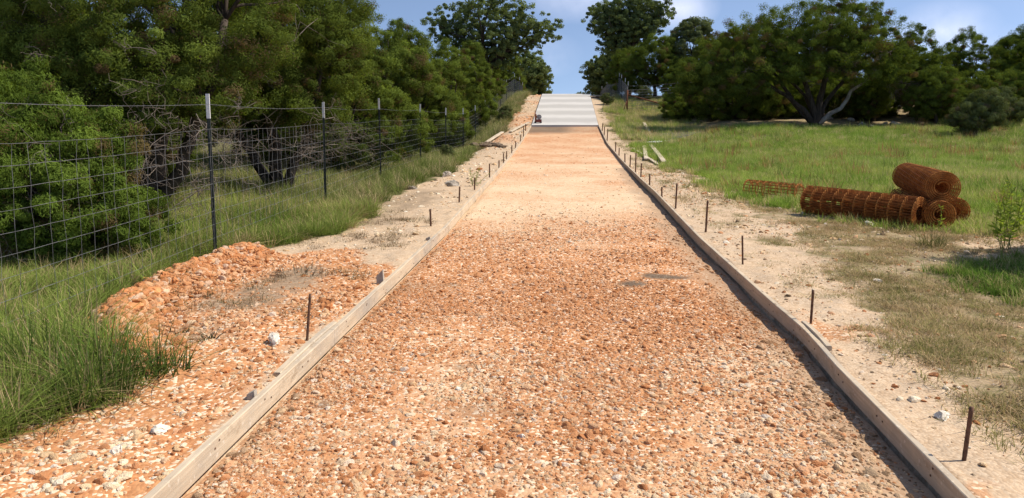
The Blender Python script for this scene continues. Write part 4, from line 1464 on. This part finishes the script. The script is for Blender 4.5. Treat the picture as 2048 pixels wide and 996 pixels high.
GJ = 'junipers lining the left fence'
x, y = -6.05, 19.6
tA = tree('juniper_tree', (x, y, zg(x, y)), jA, 'round juniper rising behind the third fence post on the left', 'juniper', 111, 560, 260, .080, .022, .20, .12, (0, 0, 1.0), 22, group=GJ, hollow=.6, feather=.13)
x, y = -6.05, 24.0
tB = tree('juniper_tree', (x, y, zg(x, y)), jB, 'broad juniper rising behind the fourth fence post on the left', 'juniper', 112, 580, 260, .080, .022, .20, .12, (0, 0, 1.0), 22, group=GJ, hollow=.6, feather=.13)
x, y = -6.0, 29.0
tC = tree('juniper_tree', (x, y, zg(x, y)), jC, 'narrow pointed juniper behind the fifth fence post on the left', 'juniper', 113, 540, 260, .080, .022, .20, .12, (0, 0, 1.0), 22, group=GJ, hollow=.6, feather=.13)
for src, x, y, rz, sc, lab in ((tA, -5.9, 33.6, 1.2, 1.08, 'juniper below the live oak, sixth along the left fence'), (tB, -5.8, 38.5, 2.6, 1.05, 'juniper at the foot of the live oak trunk, seventh along the left fence'),
                               (tC, -5.6, 43.5, .4, 1.0, 'juniper where the left fence starts uphill, eighth along the fence'), (tA, -5.6, 48.5, 4.0, .95, 'juniper halfway up the hill behind the left fence'),
                               (tB, -5.5, 54.0, 5.2, .9, 'juniper beside the crest of the hill behind the left fence'), (tB, -7.9, 21.5, 3.3, 1.1, 'dark juniper filling the gap behind the third and fourth posts')):
    copy_tree(src, (x, y, zg(x, y)), rz, sc, lab, GJ)
x, y = 6.3, 55.0
tD = tree('juniper_tree', (x, y, zg(x, y)), [(0, 0, 2.6, 1.7, 1.6, 1.5), (-1.0, 0, 1.8, 1.4, 1.3, 1.3), (1.1, 0, 1.9, 1.4, 1.3, 1.3), (.3, 0, 3.6, 1.1, 1.1, .8), (-.8, 0, 3.0, .9, .9, .8)],
          'dark dense juniper behind the rusty corner post', 'juniper', 131, 520, 260, .095, .024, .25, .14, (0, 0, 1.0), 20, hollow=.6, contrast=.7, feather=.13)
GB = 'junipers in the brush deep behind the left fence'
for i, (src, x, y, rz, sc, lab) in enumerate(((tA, -12.5, 18.5, .3, 1.25, 'juniper glimpsed in the gap under the two big left junipers'), (tB, -10.0, 24.0, 1.3, 1.25, 'juniper glimpsed through the dead branches behind the second post'), (tC, -16.5, 22.0, 2.1, 1.3, 'juniper far back at the left edge of the photo'),
                                              (tB, -15.5, 30.0, 3.0, 1.3, 'juniper far back left of the second fence post'), (tA, -9.5, 31.0, 4.1, 1.2, 'juniper far back behind the third fence post'), (tB, -11.2, 13.6, 5.0, 1.2, 'juniper behind the big dark juniper at the left edge'),
                                              (tD, -7.6, 13.0, 2.5, .5, 'low dark juniper under the big dark juniper'), (tD, -9.6, 15.8, 1.1, .7, 'low dark juniper in the shade between the two big left junipers'), (tC, -9.0, 39.0, 5.5, 1.25, 'pointed juniper back behind the live oak'))):
    copy_tree(src, (x, y, zg(x, y)), rz, sc, lab, GB)

# --- live oaks
oakL = [(0, 0, 5.2, 2.4, 2.2, 1.6), (-1.8, .2, 5.6, 1.5, 1.5, 1.2), (1.7, 0, 5.0, 1.6, 1.5, 1.0), (2.9, -.2, 5.3, 1.2, 1.1, .65), (3.9, -.3, 5.5, .9, .8, .45), (.2, 0, 6.9, 2.0, 1.9, 1.1), (1.0, 0, 3.9, 1.4, 1.3, .8), (-3.0, 0, 6.0, 1.0, 1.0, .8), (2.2, .1, 6.4, 1.3, 1.3, .7), (-.9, 0, 4.2, 1.3, 1.2, .8)]
x, y = -5.0, 47.0
oak = tree('live_oak', (x, y, zg(x, y)), oakL, 'live oak rising above the left junipers with a branch reaching over the road', 'oak', 121, 1000, 66, .13, .070, .20, .22, (.3, 0, 3.2), 36, hollow=.2, brown=.0, cull=.3, up=.1, rag=.28, contrast=.7)
oakR = [(0, 0, 5.9, 2.0, 1.8, 1.5), (1.6, 0, 5.5, 1.4, 1.4, 1.2), (-1.7, 0, 5.6, 1.3, 1.3, 1.1), (.6, 0, 7.5, 1.9, 1.7, 1.0), (-1.3, 0, 7.0, 1.1, 1.1, .7), (2.6, 0, 6.9, 1.1, 1.0, .9), (-2.3, 0, 6.6, .9, .9, .6), (-.6, 0, 4.2, 1.4, 1.3, .9)]
x, y = 4.9, 63.0
tree('live_oak', (x, y, zg(x, y)), oakR, 'tall live oak right of the road crest, its top cut by the frame', 'oak', 122, 1050, 75, .145, .08, .24, .24, (.2, 0, 3.6), 34, hollow=.2, brown=.0, cull=.3, up=.1, rag=.30, contrast=.7)
x, y = 3.7, 72.0
oak2 = tree('live_oak', (x, y, zg(x, y)), [(0, 0, 3.0, 1.7, 1.7, 1.4), (-.9, 0, 3.3, 1.2, 1.2, 1.1), (.8, 0, 4.4, 1.4, 1.4, 1.1), (-.5, 0, 1.7, 1.4, 1.3, .9), (.6, 0, 2.0, 1.5, 1.3, 1.0)],
     'low live oak leaning to the road gap just beyond the crest on the right', 'oak', 123, 700, 80, .145, .08, .24, .16, (.1, 0, 1.6), 20, hollow=.3, up=.1, rag=.22, contrast=.7, brown=.0)
copy_tree(oak2, (-3.6, 80, zg(-3.6, 80)), 2.0, 1.15, 'rounded tree beyond the crest left of the road gap', None)
copy_tree(tA, (-5.6, 70, zg(-5.6, 70)), 2.0, 1.1, 'dark juniper beyond the crest behind the fence peak on the left', None)
copy_tree(oak2, (1.9, 125, zg(1.9, 125)), 1.0, .72, 'small far tree just showing over the end of the slab', None)
copy_tree(oak2, (-7.0, 110, zg(-7.0, 110)), 3.0, 1.2, 'far tree beyond the crest behind the rounded left tree', None)

# --- right side middle distance
copy_tree(tD, (4.6, 57.5, zg(4.6, 57.5)), 2.2, .8, 'dark juniper crowding the fence below the tall right oak', None)
x, y = 8.9, 56.0
tE = tree('shade_tree', (x, y, zg(x, y)), [(0, 0, 3.4, 1.9, 1.8, 1.6), (-.9, 0, 2.4, 1.4, 1.3, 1.2), (1.0, 0, 2.6, 1.5, 1.4, 1.3), (.3, 0, 4.7, 1.4, 1.3, .8), (0, -.4, 1.3, 1.7, 1.2, .9)],
          'grey green rounded tree left of the big spreading juniper', 'pale_tree', 132, 560, 150, .13, .06, .26, .16, (0, 0, 1.4), 20, hollow=.6, up=.1, contrast=.6)

# the big spreading juniper
x, y = 12.3, 38.0
lb = [(-1.0, 0, 4.9, 2.0, 2.0, .9), (1.2, .2, 5.1, 2.0, 2.0, .9), (-3.2, 0, 4.2, 1.7, 1.7, .9), (3.2, .2, 4.3, 1.7, 1.7, .9), (-4.6, -.1, 3.4, 1.3, 1.4, .85), (4.7, .1, 3.6, 1.2, 1.3, .8), (0, -1.2, 4.3, 2.2, 1.3, .8), (-2.2, -1.0, 3.5, 1.6, 1.3, .75),
      (2.0, -1.1, 3.6, 1.6, 1.2, .7), (-5.4, -.2, 2.3, .95, 1.1, .7), (.9, 0, 5.7, 1.1, 1.1, .55), (-3.8, -.8, 2.6, 1.1, 1.0, .55), (3.8, -.6, 2.8, 1.2, 1.0, .5), (5.3, 0, 2.7, .8, .9, .6), (0, 1.2, 3.8, 2.6, 1.4, 1.0),
      (-1.0, -1.8, 3.5, 1.8, 1.1, .65), (1.7, -1.8, 3.3, 1.7, 1.1, .6), (-3.6, -1.4, 2.5, 1.4, 1.0, .6), (3.7, -1.3, 2.6, 1.4, 1.0, .55), (-5.4, -.8, 1.8, 1.1, .9, .6), (-6.0, 0, 2.6, .9, 1.0, .7), (5.0, -.6, 2.0, .9, .8, .45), (0, -2.1, 2.9, 1.6, .8, .4), (-2.6, -1.8, 2.3, 1.3, .8, .4), (2.6, -1.8, 2.3, 1.2, .8, .4), (-4.6, -1.2, 1.6, 1.1, .8, .45), (-1.4, -1.9, 2.5, 1.3, .7, .45), (1.3, -2.0, 2.4, 1.2, .7, .4), (4.4, -1.0, 1.6, 1.0, .8, .4), (-6.4, -.3, 1.9, .8, .9, .6)]
lm = [([(0, 0, -.2), (-.6, -.1, .7), (-1.7, -.2, 1.5), (-3.3, -.2, 2.6)], .24, .08), ([(0, 0, -.2), (-.25, 0, 1.0), (-.8, 0, 2.4), (-1.3, 0, 4.2)], .26, .09), ([(.05, 0, -.2), (.1, 0, 1.2), (.35, 0, 2.6), (.8, .1, 4.5)], .27, .09),
      ([(-.1, 0, -.1), (-.9, 0, .9), (-2.1, 0, 2.4), (-3.0, 0, 3.8)], .18, .07), ([(.1, 0, .1), (.5, .2, 1.2), (1.6, .3, 2.6), (2.8, .3, 4.0)], .18, .07), ([(0, .2, 0), (-.4, .3, 1.3), (-1.9, .4, 2.8), (-4.0, .2, 3.3)], .14, .06)]


def dead_C(r):
    st = [np.array([r.uniform(2.8, 4.2), r.uniform(-1.2, -.2), r.uniform(1.9, 2.6)]) for _ in range(26)]
    di = [np.array([r.uniform(-.2, .9), r.uniform(-.6, .2), r.uniform(-.9, -.1)]) for _ in range(26)]
    for _ in range(24):
        st.append(np.array([r.uniform(-4, 3), r.uniform(-1.8, -.4), r.uniform(2.0, 3.6)]))
        di.append(np.array([r.uniform(-.8, .8), -.3, r.uniform(-.3, .4)]))
    return twigs(st, di, r, (.6, 1.4), .016, 6)


big = tree('juniper_tree', (x, y, zg(x, y)), lb, 'wide spreading juniper with fanned trunks at the back of the meadow', 'juniper', 141, 1650, 230, .088, .025, .25, nlimb=60, limbs=[(p_, a_ * .72, b_ * .7) for p_, a_, b_ in lm], dead=dead_C, hollow=.45, brown=.08, cull=.5, contrast=.9, rag=.18, feather=.13)
mb = MB()
P = np.array([(.1, -.1, .05), (.55, -.2, .55), (1.0, -.3, .8), (1.3, -.3, 1.25), (1.45, -.3, 1.65), (1.9, -.3, 1.95), (2.6, -.2, 2.5), (3.4, 0, 3.3)])
mb.tube(P, np.linspace(.125, .04, 8), 9)
mb.build('sunlit_limb', M['pale_bark'], big, True)  # right-hand limb painted pale for the sun falling on it

GR = 'junipers at the back of the meadow'
for src, x, y, rz, sc, lab in ((tB, 9.3, 44.0, .5, 1.1, 'juniper tucked behind the left end of the spreading juniper'), (tA, 11.5, 47.5, 1.5, 1.15, 'juniper behind the middle of the spreading juniper'),
                               (tC, 16.0, 47.0, 2.4, 1.0, 'juniper behind the right half of the spreading juniper'), (tB, 18.3, 43.5, 3.6, .66, 'juniper filling in right of the spreading juniper'),
                               (tA, 20.8, 40.5, 4.4, .95, 'juniper on the slope left of the tall right edge juniper'), (tB, 23.6, 39.5, 5.0, .98, 'tall juniper at the right edge on the slope'),
                               (tC, 27.0, 42.0, .9, 1.0, 'juniper beyond the right edge juniper'), (tD, 20.3, 46.5, 1.9, .66, 'dark juniper back behind the right slope'), (tD, 17.2, 36.6, .2, .62, 'low dark juniper under the right tips of the spreading juniper'),
                               (tD, 15.6, 39.6, 1.1, .55, 'low shadowed juniper right of the pale limb'), (tD, 13.4, 43.0, 2.2, .66, 'shadowed juniper seen between the fanned trunks'),
                               (tD, 8.2, 42.6, 3.0, .55, 'low shadowed juniper under the left tips of the spreading juniper'), (tD, 10.6, 43.6, 4.1, .66, 'shadowed juniper just left of the fanned trunks'),
                               (tD, 18.6, 41.0, 5.0, .66, 'shadowed juniper behind the low dark one right of the spreading juniper'), (tD, 22.3, 38.2, 5.6, .6, 'low dark juniper at the foot of the tall right edge juniper'),
                               (tD, 7.6, 50.5, .3, .62, 'low juniper behind the away fence near the brace'), (tB, 10.8, 51.0, 1.3, .8, 'juniper behind the away fence left of the fanned trunks'),
                               (tD, 13.8, 51.5, 2.1, .9, 'juniper in the dark gap right behind the fanned trunks'), (tB, 17.0, 51.0, 3.1, .8, 'juniper in the dark gap beyond the pale limb'), (tD, 20.5, 50.5, 4.4, .75, 'juniper in the dark gap above the low dark junipers'),
                               (tD, 24.6, 43.0, .6, .9, 'dense juniper closing the gap behind the tall right edge juniper')):
    copy_tree(src, (x, y, zg(x, y)), rz, sc, lab, GR)
x, y = 9.0, 40.8
tF = tree('juniper_bush', (x, y, zg(x, y)), [(0, 0, .9, 1.5, 1.2, .9), (-1.0, .1, .7, 1.2, 1.1, .75), (1.1, -.1, .8, 1.2, 1.0, .8), (.3, 0, 1.7, 1.0, .9, .7), (-.6, .2, 1.5, .8, .8, .6), (1.3, .2, 1.5, .7, .7, .55)],
          'bushy juniper reaching the ground left of the fanned trunks', 'juniper', 161, 460, 260, .085, .021, .22, .09, (0, 0, .6), 18, cat='bush', group=GR, hollow=.55, brown=.08, feather=.13)
for x, y, rz, sc, lab in ((6.6, 43.2, 1.0, .8, 'bushy juniper nearest the fence brace at the back of the meadow'), (11.0, 42.6, 2.0, .95, 'bushy juniper just behind the left fanned trunk'), (13.9, 41.8, 3.0, .95, 'bushy juniper just behind the pale limb'),
                          (16.2, 41.5, 4.0, 1.0, 'bushy juniper right of the pale limb under the hanging dead twigs'), (18.9, 38.4, 5.0, .95, 'bushy juniper left of the pale feathery shrub'), (20.8, 37.2, .5, .9, 'bushy juniper behind the pale feathery shrub'),
                          (23.4, 36.6, 1.5, .9, 'bushy juniper on the dry bank near the right edge'), (26.2, 38.0, 2.5, 1.0, 'bushy juniper at the right edge of the photo on the bank'), (12.6, 45.5, 3.5, 1.1, 'bushy juniper deep in the shade behind the fanned trunks')):
    copy_tree(tF, (x, y, zg(x, y)), rz, sc, lab, GR)
GF = 'far junipers on the right skyline'
for src, x, y, rz, sc, lab in ((tA, 13, 60, .3, 1.1, 'far juniper behind the grey green tree'), (tB, 33, 52, .8, .85, 'far juniper off the right slope'), (tB, 25, 52, 1.8, .6, 'far juniper behind the right slope junipers')):
    copy_tree(src, (x, y, zg(x, y)), rz, sc, lab, GF)

# feathery shrubs on the right slope
x, y = 16.6, 32.0
fs = tree('feathery_shrub', (x, y, zg(x, y)), [(0, 0, .8, .8, .7, .7), (.4, 0, 1.3, .6, .6, .55), (-.4, 0, .7, .6, .6, .5), (.7, .1, .9, .6, .6, .6)], 'pale feathery shrub leaning on the right end of the meadow', 'feather', 151, 190, 170, .12, .02, .2, .04, (.1, 0, .3), 24, bark='dead', cat='shrub', up=.7)
copy_tree(fs, (19.2, 34.5, zg(19.2, 34.5)), 2.0, .9, 'pale feathery shrub higher on the right slope', None)
copy_tree(fs, (22.0, 33.5, zg(22.0, 33.5)), 4.0, .6, 'small pale shrub on the dry bank at the right edge', None)
GS = 'small shrubs along the fence lines'
for x, y, sc, lab in ((-3.55, 43.0, .55, 'small shrub below the left fence near the slab'), (2.75, 50.5, .42, 'small spiky shrub beside the right edge of the slab'), (7.2, 50.0, .7, 'shrub behind the fence brace on the right'), (9.6, 51.5, .8, 'shrub behind the away fence line left of the big juniper'),
                     (-3.9, 24.6, .3, 'low weed under the fourth fence post'), (5.4, 52.5, .6, 'shrub between the corner post and the dark juniper')):
    copy_tree(fs, (x, y, zg(x, y)), rng.uniform(0, 6), sc, lab, GS)

# juniper outside the frame on the right, whose shade falls across the dry grass
x, y = 6.45, 8.35
copy_tree(tA, (x, y, zg(x, y)), 1.0, .62, 'juniper just outside the right edge shading the grass', None)


# ------------------------------------------------------------------ weeds and single tufts
def weed(loc, h, stems, spread, label, seed, mat='weed', leaf=.05, cat='weed', nl=22):
    r = np.random.default_rng(seed)
    root = empty('weed_plant', loc)
    tag(root, label, cat)
    sb, V, T = MB(), [], []
    for _ in range(stems):
        b = np.array([r.normal(0, spread * .3), r.normal(0, spread * .3), -.02])
        e = b + np.array([r.normal(0, spread), r.normal(0, spread), h * r.uniform(.65, 1.05)])
        P = curve_to(b, e, r, .08, 8)
        sb.tube(P, np.linspace(.005, .002, 8), 4, False)
        for _ in range(nl):
            f = r.uniform(.15, 1)
            i = min(int(f * 7), 6)
            p = P[i] + (P[i + 1] - P[i]) * (f * 7 - i)
            d = unit(np.array([r.normal(), r.normal(), .5]))
            s = unit(np.cross(d, r.normal(size=3)))
            l = leaf * r.uniform(.6, 1.2) * (1.15 - .5 * f)
            V += [p, p + d * l * .5 + s * l * .13, p + d * l, p + d * l * .5 - s * l * .13]
            T += [np.clip(r.normal(.55, .2), .15, 1)] * 4
    mesh('leaves', V, [np.arange(len(V)).reshape(-1, 4)], M[mat], root, attrs={'tint': ('FLOAT', T)})
    sb.build('stems', M['stake'] if mat != 'weed' else M['weed'], root)
    return root


p = gnd(2008, 500)
weed(p, .85, 9, .12, 'tall bright green weed at the right edge beside the mesh rolls', 201, leaf=.10, nl=34)
p = gnd(2035, 470)
weed(p, .7, 6, .12, 'bright green weed just behind the tall one at the right edge', 202, leaf=.10, nl=30)
weed((5.12, 10.6, zg(5.12, 10.6)), .48, 1, .02, 'single pale stemmed weed standing in front of the mesh pile', 203, leaf=.075, nl=36)
p = gnd(950, 372)
weed(p, .45, 7, .12, 'small bushy weed on the cream verge beside the left form board', 204, leaf=.06, nl=26)


def clump(px, py, nb, h, spread, lean, label, colr):
    p = gnd(px, py)
    o = tuft(nb, h, spread, lean, .004, 4)
    me_ = o.data
    m, t, out = material('single_clump_blades')
    kf = nd(t, 'ShaderNodeAttribute', attribute_name='tint').outputs['Fac']
    c = mix(t, kf, tuple(v * .6 for v in colr), tuple(v * 1.3 for v in colr))
    d = nd(t, 'ShaderNodeBsdfDiffuse', i_Color=c)
    tr = nd(t, 'ShaderNodeBsdfTranslucent', i_Color=c)
    ms = nd(t, 'ShaderNodeMixShader', i_0=.25, i_1=d.outputs[0], i_2=tr.outputs[0])
    t.links.new(ms.outputs[0], out.inputs[0])
    me_.materials.clear()
    me_.materials.append(m)
    o = bpy.data.objects.new('grass_clump', me_)
    col.objects.link(o)
    o.location = p
    tag(o, label, 'grass clump')


clump(300, 752, 90, .34, .12, .8, 'green grass clump spilling onto the orange spoil', (.09, .14, .03))
clump(345, 745, 60, .22, .10, 1.0, 'smaller green grass clump at the tip of the grass on the spoil', (.09, .13, .035))
clump(418, 680, 50, .10, .06, 1.0, 'small dark withered clump on the spoil', (.07, .06, .035))
clump(352, 660, 60, .10, .12, 1.1, 'dry grey clump on the spoil behind the withered one', (.13, .10, .06))
clump(600, 545, 90, .10, .25, 1.2, 'flattened dry grey clump at the far end of the spoil', (.15, .12, .08))
clump(1860, 492, 120, .24, .16, .9, 'brown green grass clump in front of the mesh rolls', (.15, .15, .05))
clump(1800, 462, 90, .22, .18, .8, 'yellow green grass clump at the foot of the long mesh roll', (.16, .18, .05))
clump(200, 800, 160, .46, .18, .7, 'large green grass clump at the near left corner of the grass', (.085, .14, .03))
clump(110, 760, 150, .50, .2, .7, 'tall green grass clump beside the left edge of the photo', (.09, .14, .035))
